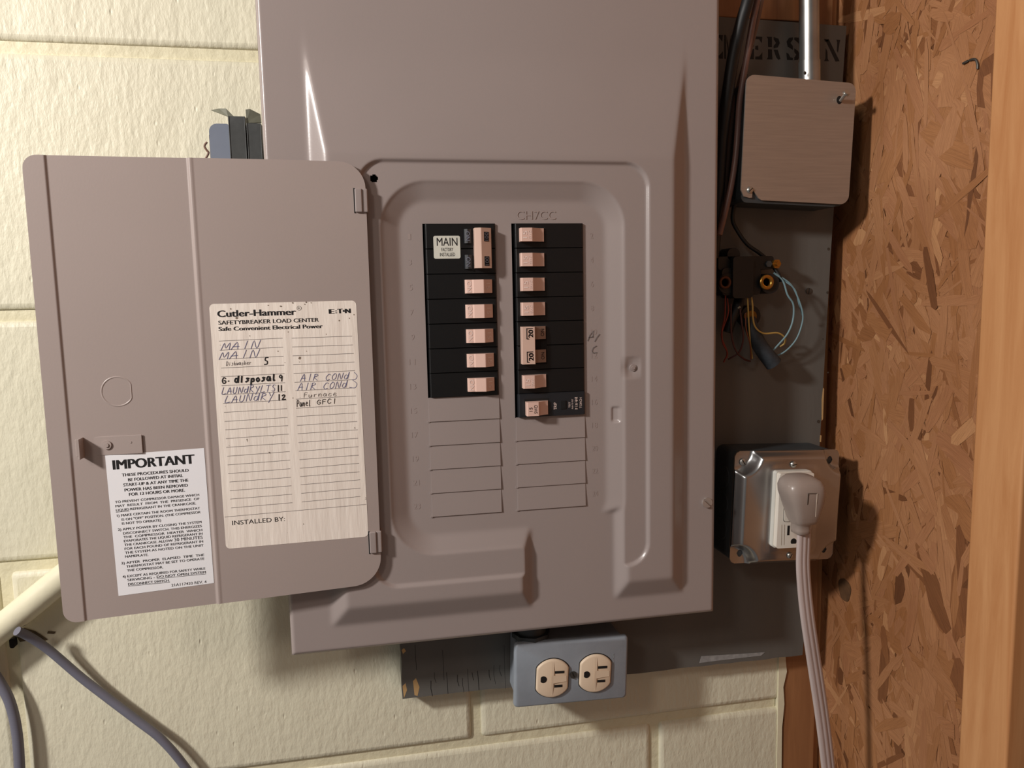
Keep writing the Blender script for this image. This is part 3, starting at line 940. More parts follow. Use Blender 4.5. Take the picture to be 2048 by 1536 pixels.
# main breaker
t = breaker('main_circuit_breaker', *LX, 0, 2, 'two-row black main circuit breaker with silver MAIN sticker and tan tie-bar handle')
hd = toggle(t, [(119.2, -1), (119.2, -9.3), (123.9, -11), (132.2, -7.4), (132.8, -1)], -4.0, -34.2, M_tan, .4)
for zc, s in ((-10.6, '100'), (-29.0, '100')):
    obj('rating_window', MB().add([(126.2, -10.12, zc - 3.6), (130.2, -8.4, zc - 3.6), (130.2, -8.4, zc + 3.6), (126.2, -10.12, zc + 3.6)], [(0, 1, 2, 3)]), M_dark, parent=hd, recalc=False)
    face_text(hd, s, 128.2, zc, 3.0, -9.3, 90, M_engd, 6.2, slope=.43)
for zc in (-9.8, -29.2):
    g = toggle(t, [(111.7, -1.5), (111.9, -3.8), (114.6, -5.2), (117.2, -3.8), (117.6, -1.5)], zc + 5.3, zc - 5.3, M_black2, .5)
    face_text(g, 'ON', 114.4, zc, 3.6, -5.05, -90, M_engd, 7)
st = MB()
c = (98.6, -17.9)
st.prism(rrect(c[0] - 10.2, c[1] - 8.6, c[0] + 10.2, c[1] + 8.6, 1.4, 4), -2.35, -1.9)
pr = 1
for s, z, hh, w in (('MAIN', 1.1, 6.4, 15.8), ('FACTORY', -3.0, 2.7, 9.0), ('INSTALLED', -6.8, 2.8, 11.6)):
    v0 = len(st.v)
    put_text(st, s, (c[0] - w / 2 + .2, -2.35, c[1] + z), (c[0] + w / 2 + .2, -2.35, c[1] + z), hh, UPZ, 1, .004, off=(0, -.08, 0))
obj('sticker', st, [M_silver, M_ink], parent=t, recalc=False)
# five single-pole breakers under it
protoL = [(111.4, -1.4), (111.5, -4.0), (113.2, -5.3), (117.0, -5.6), (117.6, -6.4), (125.3, -8.6), (132.7, -3.6), (133.0, -1.2)]
first = None
lab = 'black breaker with pink ON toggle, %s row from the top of the left column'
for i, k in enumerate(range(2, 7)):
    if first is None:
        t = first = breaker('circuit_breaker', *LX, k, 1, lab % order[i], group='single-pole breakers in the left column')
        zc = -(k + .5) * PITCH - .4
        slot_frame(t, 110.4, 134, zc + 5.9, zc - 5.9)
        g = toggle(t, protoL, zc + 5.2, zc - 5.2, M_pink)
        face_text(g, 'ON', 114.6, zc, 3.7, -5.5, -90, M_engr, 8.4, slope=-.08)
        face_text(g, '15', 129.3, zc, 3.4, -6.0, -90, M_engr, 5.0, slope=.66)
    else:
        t = copy_tree(first, -(k - 2) * PITCH); t['label'] = lab % order[i]
# right column
protoR = [(155.0, -1.2), (154.9, -8.3), (155.6, -8.9), (163.9, -9.4), (165.2, -8.4), (171, -4.2), (174.6, -3.4), (174.9, -1.2)]
first = None
labR = 'black breaker with small pink toggle, %s in the right column'
for k, nm in ((0, 'topmost'), (1, 'second from the top'), (2, 'third from the top'), (3, 'fourth from the top'), (6, 'just under the 20 20 breaker')):
    if first is None:
        t = first = breaker('circuit_breaker', *RX, k, 1, labR % nm, group='single-pole breakers in the right column')
        zc = -(k + .5) * PITCH + .4
        slot_frame(t, 154.3, 175.9, zc + 6, zc - 6)
        g = toggle(t, protoR, zc + 5.1, zc - 5.1, M_pink, .35)
        face_text(g, '15', 158.2, zc, 3.6, -9.15, 90, M_engr, 5.4, slope=-.06)
        face_text(g, 'SWD', 162.0, zc, 2.2, -9.35, 90, M_engr, 6.4, slope=-.06)
    else:
        t = copy_tree(first, -k * PITCH); t['label'] = labR % nm
# two-pole 20 A
t = breaker('double_circuit_breaker', *RX, 4, 2, 'two-row black circuit breaker with 20 20 on its pink tie-bar handle')
slot_frame(t, 154.3, 175.9, -4.5 * PITCH + 6.6, -5.5 * PITCH - 5.6)
for zc in (-84.9, -103.4):
    g = toggle(t, [(163, -1.2), (163, -8), (170, -5.4), (174.6, -4.2), (175, -1.2)], zc + 4.9, zc - 5.2, M_brownend, .4)
    face_text(g, 'ON', 171.6, zc, 3.0, -5.1, 90, M_ink, 5.6, slope=.3)
g = toggle(t, [(154.5, -1.2), (154.3, -9.8), (164.6, -10.2), (165.2, -6), (165.2, -3)], -80.0, -109.3, M_tan, .4)
for zc in (-85.4, -103.6):
    fr_ = face_text(g, '20', 161.0, zc, 3.9, -10.15, 90, M_ink, 5.8, bold=.03)
    b = MB(); y = -10.2
    for p, q_ in (((157.9, y, zc - 4), (157.9, y, zc + 4)), ((157.9, y, zc + 4), (162.6, y, zc + 4)), ((157.9, y, zc - 4), (159.4, y, zc - 4))):
        ribbon(b, [p, q_], .55)
    obj('marking', b, M_ink, parent=g, recalc=False)
# tripping breaker with test button
t = breaker('circuit_breaker', *RX, 7, 1, 'charcoal circuit breaker with white print and test button, lowest right', M_black2, proud=1.2)
zc = -144.0
slot_frame(t, 156.5, 176.5, zc + 6.6, zc - 6.4, -3.2)
g = toggle(t, [(157.2, -1.2), (157.0, -9.3), (157.8, -10.0), (166.6, -10.6), (167.4, -9), (172, -6), (175.4, -5), (175.6, -1.2)], zc + 4.6, zc - 6.4, M_pink, .35)
face_text(g, '15', 160.0, zc - 1, 2.8, -10.25, 90, M_ink, 3.2, slope=-.06)
face_text(g, 'SWD', 164.0, zc - 1, 2.8, -10.5, 90, M_ink, 6.8, slope=-.06)
yb = -3.25
face_text(t, 'TRIP', 181.6, zc - .3, 2.6, yb, 90, M_engr, 5.8)
bt = MB().box((185.6, -3.9, zc - 3.0), (190.6, -2.5, zc + 4.0)); obj('test_button', bt, M_dark, parent=t, bevel=.4)
face_text(t, 'TEST', 193.4, zc + .2, 1.5, yb, 90, M_engr, 4.6)
face_text(t, 'PUSH TO TEST', 195.9, zc + .8, 1.2, yb, 90, M_engr, 8.0)
face_text(t, 'E:T·N', 199.0, zc + 1.2, 2.5, yb, 90, M_engr, 9.2, bold=.05)
face_text(t, 'TORCH', 202.8, zc + 1.4, 1.9, yb, 90, M_engr, 8.6)

# ------------------------------------------------------------------ mounting board
BY = 54.0
bo = thing('mounting_board', (250, 64, -410), 'grey painted plywood board with black stencilled letters, behind the breaker panel', 'board')
b = MB()
q = [P(805, 1398, BY), P(1605, 1310, BY), P(1640, 880, BY), P(1662, 500, BY), P(1693, 52, BY)]
pts = [(q[0][0], q[0][2])]
xa, za, xb, zb_ = q[0][0], q[0][2], q[1][0], q[1][2]
rb = random.Random(5)
for i in range(1, 30):
    f_ = i / 30
    pts.append((xa + (xb - xa) * f_, za + (zb_ - za) * f_ + rb.uniform(-.5, .5)))
pts += [(p[0], p[2]) for p in q[1:]]
pts += [(200, pts[-1][1] + 5), (xa + 1, pts[-1][1] + 8), (xa + 1.0, -300), (xa - .3, -360), (xa + .7, -372), (xa - .2, -388)]
b.prism(pts, BY, WY - .6)
obj('panel_sheet', b, M_board, parent=bo, bevel=.7)
# checks in the old plywood
ck = MB()
for (u, y0_, y1_) in ((862, 1362, 1392), (885, 1300, 1360), (893, 1345, 1388), (935, 1338, 1384), (944, 1345, 1360), (955, 1342, 1380), (869, 1345, 1365), (988, 1330, 1368), (1000, 1330, 1352), (1008, 1290, 1378), (830, 1290, 1340), (915, 1350, 1372), (925, 1356, 1385), (978, 1340, 1360)):
    a = P(u, y0_, BY); c = P(u + 3, y1_, BY)
    ribbon(ck, [(a[0], BY, a[2]), (a[0] + rb.uniform(-.6, .6), BY, (a[2] + c[2]) / 2), (c[0], BY, c[2])], rb.uniform(.25, .6), off=(0, -.06, 0))
obj('surface_crack', ck, M_stencil, parent=bo, recalc=False)
nk = MB()
for pl in ([(826, 1362), (832, 1356), (839, 1374), (835, 1392), (829, 1390)], [(803, 1300), (808, 1296), (812, 1302), (806, 1308)], [(805, 1372), (811, 1366), (814, 1380), (808, 1396)], [(1646, 775), (1648, 778), (1646, 838), (1643, 842), (1643, 800)],
           [(1640, 870), (1643, 871), (1642, 884), (1639, 884)]):
    nk.add([tuple(np.array(P(u, v, BY)) + (0, -.08, 0)) for u, v in pl], [tuple(range(len(pl)))])
obj('bare_nick', nk, M_crack, parent=bo, recalc=False)['kind'] = 'stuff'
tp = MB(); tp.add([tuple(np.array(P(u, v, BY)) + (0, -.3, 0)) for u, v in ((1402, 1312), (1470, 1308), (1530, 1304), (1522, 1311), (1470, 1317), (1420, 1323), (1398, 1326))], [tuple(range(7))])
obj('peeled_strip', tp, M_tape, parent=bo, recalc=False)
# screw heads in the board
for (u, v, r) in ((1617, 582, 2.9),):
    c = P(u, v, BY); slotted('board_screw', (c[0], c[2]), r, BY, .9, M_screwd, bo, 80)
dt = MB()
for u, v, r in ((1657, 498, 1.3), (1655, 585, 1.2), (1656, 745, .8), (1646, 678, .5), (1637, 843, 1.6)):
    c = P(u, v, BY - .1); dt.cyl((c[0], c[2]), r, BY - .25, BY, 10)
obj('nail_heads', dt, M_screwd, parent=bo)['kind'] = 'stuff'
# stencil letters
ste = MB()
def st_letter(ch, u0, v0, u1, v1, sk=.055):
    """polygons on a unit box, y down"""
    G = {'N': [[(.0, 0), (.3, 0), (.22, .12), (.22, .1), (.05, .12)], [(.08, .05), (.3, .02), (.95, .97), (.7, 1)], [(.75, 0), (1, 0), (.95, .12), (.85, .6), (.78, .5), (.8, .12)], [(0, 1), (.3, 1), (.22, .88), (.2, .55), (.1, .42), (.08, .88)]],
         'E': [[(.1, .0), (.35, 0), (.35, .45), (.15, .45)], [(.45, 0), (1, 0), (.95, .28), (.75, .12), (.45, .12)], [(.12, .55), (.35, .55), (.35, 1), (.05, 1)], [(.45, .88), (.75, .86), (1, .68), (1, 1), (.45, 1)], [(.45, .42), (.68, .38), (.68, .6), (.45, .56)]],
         'R': [[(0, 0), (.38, 0), (.38, .45), (.1, .45), (.1, .1)], [(.1, .55), (.38, .55), (.42, 1), (0, 1), (.1, .9)], [(.5, 0), (.85, .06), (.95, .25), (.8, .45), (.5, .5), (.5, .4), (.68, .25), (.5, .1)], [(.5, .56), (.8, .55), (1, .95), (.85, 1), (.7, .9)]],
         'S': [[(.48, 0), (.2, .03), (.02, .2), (.1, .42), (.48, .55), (.48, .38), (.3, .25), (.48, .1)], [(.58, 0), (.95, 0), (.95, .3), (.8, .2), (.58, .1)], [(.58, .48), (.85, .58), (1, .78), (.85, .97), (.58, 1), (.58, .88), (.72, .75), (.58, .64)], [(.48, 1), (.05, 1), (0, .68), (.15, .72), (.3, .88), (.48, .9)]],
         'M': [[(0, 0), (.22, 0), (.22, 1), (0, 1)], [(.27, 0), (.48, .5), (.48, .85), (.27, .3)], [(.73, 0), (.52, .5), (.52, .85), (.73, .3)], [(.78, 0), (1, 0), (1, 1), (.78, 1)]],
         'O': [[(.47, 0), (.15, .1), (0, .5), (.15, .9), (.47, 1), (.47, .86), (.3, .5), (.47, .14)], [(.53, 0), (.85, .1), (1, .5), (.85, .9), (.53, 1), (.53, .86), (.7, .5), (.53, .14)]]}[ch]
    for pl in G:
        ste.add([tuple(np.array(P(u0 + x * (u1 - u0), v0 + y * (v1 - v0) + sk * x * (u1 - u0), BY)) + (0, -.07, 0)) for x, y in pl], [tuple(range(len(pl)))])
z1 = lambda x, y: (1400 + x / 3.49, y / 3.49)
for ch, x0, y0_, x1, y1_ in (('E', 60, 240, 160, 405), ('M', 168, 244, 232, 410), ('E', 345, 252, 435, 412), ('R', 465, 256, 562, 414), ('S', 602, 258, 698, 418), ('O', 728, 264, 838, 424), ('N', 866, 272, 980, 426)):
    a = z1(x0, y0_); c = z1(x1, y1_); st_letter(ch, a[0], a[1], c[0], c[1])
obj('stencil_lettering', ste, M_stencil, parent=bo, recalc=False)

# ------------------------------------------------------------------ square boxes on the board
def plate_heights(half, n, hmax, slope, rc):
    x = np.linspace(-half, half, n); gx_, gz_ = np.meshgrid(x, x)
    e = half - np.maximum(np.abs(gx_), np.abs(gz_))
    dc = np.hypot(half - np.abs(gx_), half - np.abs(gz_)) - rc
    k = np.minimum(e + 1.5, dc)
    h_ = np.clip(k / slope, 0, 1); h_ = h_ * h_ * (3 - 2 * h_)
    return x, gx_, gz_, blur(h_ * hmax, .9, x[1] - x[0])
# lower box with raised cover
cc = [P(1464.6, 904, 16), P(1679, 896, 16), P(1459.5, 1126.5, 16), P(1671, 1120, 16)]
cx = sum(p[0] for p in cc) / 4; cz = sum(p[2] for p in cc) / 4
T = frame(cx, cz, 2.4)
t = thing('outlet_box', (cx, BY, cz), 'square steel outlet box with shiny raised cover on the board, right of the panel', 'outlet box')
b = MB()
HB = 50.0
outer = rrect(-HB, -HB, HB, HB, 7, 4); inner = rrect(-HB + 1.6, -HB + 1.6, HB - 1.6, HB - 1.6, 6, 4)
b.prism(outer, 17, BY - .4, T=T)
obj('box_body', b, M_galvd, parent=t, bevel=.6)
ko = MB()
for zz_ in (-24, 0, 24):
    for (sx) in (-1,):
        n = 20; r = 10.5
        ring = [(sx * (HB + .12), 36 + r * math.cos(a), zz_ + r * math.sin(a)) for a in np.linspace(0, 2 * math.pi, n, endpoint=False)]
        ring2 = [(sx * (HB + .5), 36 + (r - .8) * math.cos(a), zz_ + (r - .8) * math.sin(a)) for a in np.linspace(0, 2 * math.pi, n, endpoint=False)]
        ko.add([T(p) for p in ring + ring2], [(i, (i + 1) % n, n + (i + 1) % n, n + i) for i in range(n)] + [tuple(range(n, 2 * n))])
obj('knockouts', ko, M_galvd, parent=t)['kind'] = 'stuff'
half = 50.8
x, gx_, gz_, hh = plate_heights(half, 170, 11.5, 7.0, 15)
mid = (x[:-1] + x[1:]) / 2; fx, fz = np.meshgrid(mid, mid)
rr_ = sdbox(fx, fz, -half, -half, half, half, 6)
holes = np.ones_like(fx, bool)
for (hx, hz) in ((41.5, 41.5), (-41.5, -41.5), (41.5, -41.5)):
    holes &= np.hypot(fx - hx, (fz - hz) * .8) > 2.5
keep = (rr_ < 0) & holes
sl = blur(np.clip(1 - sdbox(gx_, gz_, -21, -37, 21, 37, 4) / 3, 0, 1), 1.2, x[1] - x[0]) * .8
a = math.radians(-2.4)
def TT(co):
    X_, Y_, Z_ = co[:, 0].copy(), co[:, 1], co[:, 2].copy()
    return np.stack([cx + X_ * math.cos(a) - Z_ * math.sin(a), Y_, cz + X_ * math.sin(a) + Z_ * math.cos(a)], -1)
gridmesh('raised_cover', x, x, 16.4 - hh - sl, keep, M_zinc, t, T=TT)
edge = MB()
o1 = rrect(-half + .1, -half + .1, half - .1, half - .1, 6, 5); o2 = rrect(-half + 1.6, -half + 1.6, half - 1.6, half - 1.6, 5, 5)
n = len(o1)
edge.add([T((p[0], 16.3, p[1])) for p in o1] + [T((p[0], 18.4, p[1])) for p in o1], [(i, (i + 1) % n, n + (i + 1) % n, n + i) for i in range(n)])
obj('cover_edge', edge, M_zinc, parent=t, recalc=False)
def domed(name, u, v, y, r, hgt, m, parent, deg=30):
    c = P(u, v, y); s = MB()
    for k in range(4):
        a0, a1 = k * math.pi / 8, (k + 1) * math.pi / 8
        s.cyl((c[0], c[2]), r * math.cos(a0), y - hgt * math.sin(a0), y - hgt * math.sin(a1), 20, r1=r * math.cos(a1) + .01)
    o = obj(name, s, m, parent=parent)
    k = MB(); aa = math.radians(deg); w = r * .12
    k.add([(c[0] + p * math.cos(aa) - q_ * math.sin(aa), y - hgt - .05, c[2] + p * math.sin(aa) + q_ * math.cos(aa)) for p, q_ in ((-r * .75, -w), (r * .75, -w), (r * .75, w), (-r * .75, w))], [(0, 1, 2, 3)])
    obj('screw_slot', k, M_slot, parent=o, recalc=False)
    return o
domed('cover_screw', 1486, 924, 15.8, 3.3, 1.6, M_screw, t, 120)
domed('cover_screw', 1587, 929, 4.2, 2.9, 1.8, M_screw, t, 10)
domed('cover_screw', 1580, 1111, 4.4, 2.9, 1.8, M_screw, t, 60)
# GFCI receptacle in the cover
a0 = P(1558, 949, -6); a1 = P(1557.5, 1098, -6); a2 = P(1626, 947, -6)
gw = a2[0] - a0[0] ; gh = a0[2] - a1[2]
gcx = (a0[0] + a2[0]) / 2 ; gcz = (a0[2] + a1[2]) / 2
GT = frame(gcx, gcz, 2.0)
gfi = thing('ground_fault_outlet', (gcx, 4, gcz), 'white rectangular outlet with test buttons, set in the shiny square cover', 'outlet')
m = MB(); w2, h2 = gw / 2, gh / 2
m.prism(rrect(-w2, -h2, w2, h2, 1.8, 4), -6, 8, T=GT)
obj('device_face', m, M_white, parent=gfi, bevel=.7)
m = MB(); m.prism(rrect(-w2 - .9, -h2 - .9, w2 + .9, h2 + .9, 2.2, 4), -1.0, 6, T=GT)
obj('device_frame', m, mat('off_white_gasket', (214, 212, 204), .45), parent=gfi, bevel=.3)
for xx in (-6.2, 5.4):
    gr = MB().prism(rrect(xx - 4.9, -9.5, xx + 4.9, 9.5, 2.2, 4), -6.15, -5, T=GT); obj('button_gap', gr, M_slot, parent=gfi)
    bt = MB().prism(rrect(xx - 4.5, -9.1, xx + 4.5, 9.1, 2, 4), -6.8, -5, T=GT); obj('test_button', bt, M_white, parent=gfi, bevel=.4)
sl = MB()
sl.prism([(-6.6, -21.5), (-4.4, -21.5), (-4.4, -13), (-6.6, -13)], -6.12, -5, T=GT)
sl.prism([(3.6, -21), (5.6, -21), (5.6, -14.5), (3.6, -14.5)], -6.12, -5, T=GT)
sl.prism([(-2.8 + 2.8 * math.cos(t_) + 2.8, -27.6 + 3 * max(-.6, math.sin(t_))) for t_ in np.linspace(0, 2 * math.pi, 16, endpoint=False)], -6.12, -5, T=GT)
obj('prong_slots', sl, M_slot, parent=gfi)['kind'] = 'stuff'
ln = MB()
for xx in (-12.2, -9.6): ribbon(ln, [GT((xx, -6.1, -12)), GT((xx + .5, -6.1, -30))], .35)
obj('printed_mark', ln, mat('faint_tan_print', (176, 160, 142), .6), parent=gfi, recalc=False)

# plug and its flat cord
pl = thing('power_plug', P(1608, 1000, -8), 'grey beige right-angle plug with flat ribbed cord, plugged into the white outlet', 'plug')
secs = [  # v, uleft, uright, yback, yfront, rounding
    (949.5, 1590, 1618, -16, -22, .9), (953, 1578, 1632, -9, -29, .8), (961, 1570, 1645, -6.3, -33.5, .6), (972, 1566.5, 1651, -6.2, -35.5, .5), (985, 1568, 1652, -6.2, -36, .45), (1005, 1574, 1649, -6.4, -34.5, .42),
    (1025, 1580, 1644, -7, -32, .4), (1040, 1584, 1640, -8.5, -30, .4), (1047, 1587, 1637, -10, -28.5, .5), (1050, 1589, 1629, -12, -27, .7), (1060, 1588, 1628, -12, -27, .7), (1067, 1589, 1627.5, -12, -27, .7), (1069, 1592, 1625, -14, -25, .7)]
vs, n = [], 28
for v, ul, ur, yb_, yf_, rd in secs:
    ym = (yb_ + yf_) / 2 - 4
    A = np.array(P(ul + 3, v, ym)); B = np.array(P(ur - 7, v, ym))
    c0 = (A + B) / 2; wx = (B[0] - A[0]) / 2; wy = (yb_ - yf_) / 2; e_ = 2 / (2 + 3.5 * (1 - rd))
    for i in range(n):
        th = 2 * math.pi * i / n
        cx_, sx_ = math.cos(th), math.sin(th)
        vs.append((c0[0] + wx * math.copysign(abs(cx_) ** e_, cx_), (yb_ + yf_) / 2 + wy * math.copysign(abs(sx_) ** e_, sx_), c0[2]))
fs = [(j * n + i, j * n + (i + 1) % n, (j + 1) * n + (i + 1) % n, (j + 1) * n + i) for j in range(len(secs) - 1) for i in range(n)] + [tuple(range(n)), tuple(range(len(vs) - n, len(vs)))]
obj('plug_body', MB().add(vs, fs, 0, True), M_plug, parent=pl)
def plug_surf(u, v):
    """point on the plug's front at pixel u, v"""
    vv_ = [q_[0] for q_ in secs]
    k = max(0, min(len(vv_) - 2, sum(1 for w_ in vv_ if w_ <= v) - 1)); f_ = (v - vv_[k]) / (vv_[k + 1] - vv_[k])
    ul, ur, yb_, yf_, rd = [secs[k][i] * (1 - f_) + secs[k + 1][i] * f_ for i in range(1, 6)]
    ym = (yb_ + yf_) / 2 - 4
    A = P(ul + 3, v, ym); B = P(ur - 7, v, ym)
    c0 = (A[0] + B[0]) / 2; wx = (B[0] - A[0]) / 2; e_ = 2 / (2 + 3.5 * (1 - rd))
    y = -30
    for _ in range(6):
        p = P(u, v, y); t_ = max(-.98, min(.98, (p[0] - c0) / wx)); ct = abs(t_) ** (1 / e_)
        y = (yb_ + yf_) / 2 - (yb_ - yf_) / 2 * math.sqrt(max(0, 1 - ct * ct)) ** e_
    return P(u, v, y - .55)
for ul, w_, m_ in ((1617, .8, M_slot), (1634, .8, M_white)):  # recess drawn as flat strips: shaded edges dark, lit edge white
    gp = MB(); ribbon(gp, [plug_surf(ul + (v - 988) * -.07, v) for v in np.linspace(988, 1033, 9)], w_ * 1.1)
    obj('grip_edge_shading', gp, m_ if m_ is M_white else M_screwd, parent=pl, recalc=False)
gp = MB(); ribbon(gp, [plug_surf(u, 987) for u in np.linspace(1617, 1634, 6)], .45); obj('grip_edge_shading', gp, M_screwd, parent=pl, recalc=False)
prof = []
for i in range(36):
    th = 2 * math.pi * i / 36
    xx = 6.6 * math.cos(th); yy = 2.5 * math.copysign(abs(math.sin(th)) ** .6, math.sin(th))
    gro = math.exp(-((abs(xx) - 2.1) / .55) ** 2) * .9
    prof.append((xx, yy - math.copysign(gro, yy)))
cd = MB()
path = [P(u, v, y) for u, v, y in ((1608, 1058, -19), (1607, 1090, -21), (1606, 1130, -23), (1609, 1180, -25), (1615, 1235, -27), (1623, 1290, -28), (1632, 1350, -28), (1641, 1410, -28), (1649, 1470, -28), (1657, 1540, -28), (1668, 1640, -28), (1682, 1800, -28))]
cd.tube(path, 0, prof=prof, steps=6, up=(.12, -1, 0))
obj('cord', cd, M_cord, parent=pl)

# upper box with flat cover
cc = [P(1495, 149, 15), P(1709, 165, 15), P(1479, 399, 15), P(1693, 411, 15)]
cc = [P(1492, 149, 15), P(1711, 164, 15), P(1479, 399, 15), P(1698, 412, 15)]
ucx = sum(p[0] for p in cc) / 4; ucz = sum(p[2] for p in cc) / 4
uw = (cc[1][0] - cc[0][0]) / 2; uh = (cc[0][2] - cc[2][2]) / 2
T2 = frame(ucx, ucz, 2.4)
t = thing('junction_box', (ucx, BY, ucz), 'square steel junction box with flat blank cover under the metal conduit', 'junction box')
obj('box_body', MB().prism(rrect(-uw + 2, -uh - 1.5, uw - 2.5, uh - 2, 6, 4), 17.5, BY - .4, T=T2), M_galvd, parent=t, bevel=.8)
pts = rrect(-uw, -uh, uw, uh, (9, 8, 7, 7), 5)
# corner tab cut beside the lower left screw
pts = [p for p in pts if not (p[0] < -uw + 20 and p[1] < -uh + 14)]
ins_at = 0
notch = [(-uw, -uh + 14), (-uw, -uh + 8), (-uw + 3, -uh + 2.5), (-uw + 8, -uh + 1.5), (-uw + 10.4, -uh + 1.8), (-uw + 10.6, -uh + 8.2), (-uw + 16.6, -uh + 1.6), (-uw + 19, -uh)]
pts = notch + pts
obj('cover_plate', MB().prism(pts, 14.2, 15.8, T=T2), M_brush, parent=t, bevel=.4)
obj('cover_lip', MB().prism(rrect(-uw + 1.5, -uh - 2.3, uw - 9, uh - 4, 5, 4), 16.2, 17.4, T=T2), M_galvd, parent=t, bevel=.3)
domed('cover_screw', 1500, 380, 14, 2.9, 1.6, M_screw, t, 40)
# loose screw standing out at the upper right and its keyhole
kp = P(1679, 200, 14); obj('keyhole', MB().prism([(kp[0] + 2.6 * math.cos(a_) , kp[2] + 3.4 * math.sin(a_)) for a_ in np.linspace(0, 6.28, 16, endpoint=False)], 14.05, 14.3), M_slot, parent=t)
sp_ = np.array(P(1681, 201, 13)); ep_ = np.array(P(1692, 187, 5.5))
ls = MB(); ls.tube([sp_, ep_], 1.5, 12); ls.tube([ep_, ep_ + (ep_ - sp_) * .12], 3.0, 16); ls.tube([ep_ + (ep_ - sp_) * .12, ep_ + (ep_ - sp_) * .24], 2.4, 16)
obj('loose_screw', ls, M_screw, parent=t, bevel=.3)

# conduit rising from the box
c0 = P(1619, 150, 36); c1 = P(1618, -10, 36)
t = thing('metal_conduit', c0, 'bare steel conduit running up from the square junction box', 'conduit')
up_ = np.array(c1) - np.array(c0)
far = np.array(c0) + up_ * 3.6
m = MB(); m.tube([np.array(c0) + up_ * .16, far], 8.4, 28); obj('pipe', m, M_emt, parent=t)
m = MB(); m.tube([np.array(c0) - up_ * .12, np.array(c0) + up_ * .17], 9.0, 28); obj('connector', m, M_emt, parent=t, bevel=.4)
domed('set_screw', 1610, 146, 27, 1.5, .5, M_screwd, t, 10)

# ------------------------------------------------------------------ duplex outlet under the panel
cc = [P(1030, 1289, 18), P(1257, 1272, 18), P(1028, 1417, 18), P(1255, 1397.5, 18)]
hx = sum(p[0] for p in cc) / 4; hz = sum(p[2] for p in cc) / 4
hw2 = (cc[1][0] - cc[0][0] + cc[3][0] - cc[2][0]) / 4; hh2 = (cc[0][2] - cc[2][2] + cc[1][2] - cc[3][2]) / 4
T3 = frame(hx, hz, 1.9)
t = thing('utility_box', (hx, BY, hz), 'small grey painted metal box lying sideways under the breaker panel', 'outlet box')
obj('box_body', MB().prism(rrect(-hw2 + 3, -hh2 + 2.5, hw2 - 2, hh2 - 2.5, 4, 4), 22, BY - .4, T=T3), M_handy, parent=t, bevel=.5)
# lid: formed plate with rolled edges and two openings
n = 10
lid = MB()
ring = []
for i_, d_ in ((0, 5.0), (.1, 2.2), (.8, .7), (2.2, 0)):
    ring.append([T3((p[0], 18 + d_, p[1])) for p in rrect(-hw2 + i_, -hh2 + i_, hw2 - i_, hh2 - i_, 3.2, 4)])
k = len(ring[0]); lid.add([p for r_ in ring for p in r_], [(j * k + i, j * k + (i + 1) % k, (j + 1) * k + (i + 1) % k, (j + 1) * k + i) for j in range(3) for i in range(k)] + [tuple(range(3 * k, 4 * k))], 0, True)
obj('lid', lid, M_handy, parent=t, smooth_angle=40)
slotted('lid_screw', (P(1147, 1350, 17)[0], P(1147, 1350, 17)[2]), 3.1, 18, 1.6, M_screwd, t, 110)
put = MB(); put_text(put, 'USA', P(1228, 1325, 17.8), P(1228.5, 1306, 17.8), 2.2, (-1, 0, 0), 0, 0, off=(0, -.2, 0))
obj('embossed_mark', put, mat('embossed_light_grey', (150, 156, 160), .4), parent=t, recalc=False)
def receptacle(u, v):
    c = P(u, v, 16.5)
    TR_ = frame(c[0], c[2], 3.5)
    gap = [(max(-14.9, min(14.9, 18.0 * math.cos(a_))), 18.0 * math.sin(a_)) for a_ in np.linspace(0, 2 * math.pi, 48, endpoint=False)]
    rt = thing('outlet_receptacle', (c[0], 18, c[2]), 'ivory three-prong receptacle, the %s of the two in the grey box', 'outlet')
    obj('cutout', MB().prism(gap, 17.85, 18.3, T=TR_), M_slot, parent=rt)
    m_ = MB()
    def o_(s_, lim):
        return [(max(-lim, min(lim, s_ * math.cos(a_))), s_ * math.sin(a_)) for a_ in np.linspace(0, 2 * math.pi, 56, endpoint=False)]
    rings = [(17.2, 14.2, 19), (17.2, 14.2, 16.7), (16.6, 13.6, 15.9), (15.6, 12.8, 15.5)]
    vv = []
    for s_, l_, y_ in rings: vv += [TR_((p[0], y_, p[1])) for p in o_(s_, l_)]
    k_ = 56
    m_.add(vv, [(j * k_ + i, j * k_ + (i + 1) % k_, (j + 1) * k_ + (i + 1) % k_, (j + 1) * k_ + i) for j in range(3) for i in range(k_)] + [tuple(range(3 * k_, 4 * k_))], 0, True)
    f_ = obj('face', m_, M_ivory, parent=rt)
    rl = MB()   # raised central wedge between the slots
    rl.add([TR_(p) for p in ((-1.5, 15.45, 15), (.5, 15.45, 15), (.5, 14.5, 3.5), (12, 15.2, 2.6), (12.4, 15.2, -2.6), (.5, 14.5, -3.5), (.5, 15.45, -15), (-1.5, 15.45, -15), (-1.5, 14.3, -3), (-1.5, 14.3, 3))], [(0, 1, 2, 9), (2, 3, 4, 5), (9, 2, 5, 8), (8, 5, 6, 7)])
    obj('centre_ridge', rl, M_ivory, parent=rt)
    s2 = MB()
    for z_, l_ in ((5.9, 4.2), (-6.6, 3.6)):
        s2.prism([(1.6, z_ - 1.1), (1.6 + 2 * l_, z_ - 1.1), (1.6 + 2 * l_, z_ + 1.1), (1.6, z_ + 1.1)], 15.3, 16.5, T=TR_)
    s2.prism([(-8.4 + 3.1 * max(-.75, math.cos(a_)), 3.0 * math.sin(a_)) for a_ in np.linspace(0, 2 * math.pi, 20, endpoint=False)], 15.25, 16.5, T=TR_)
    obj('prong_slots', s2, M_slot, parent=rt)['kind'] = 'stuff'
    return rt
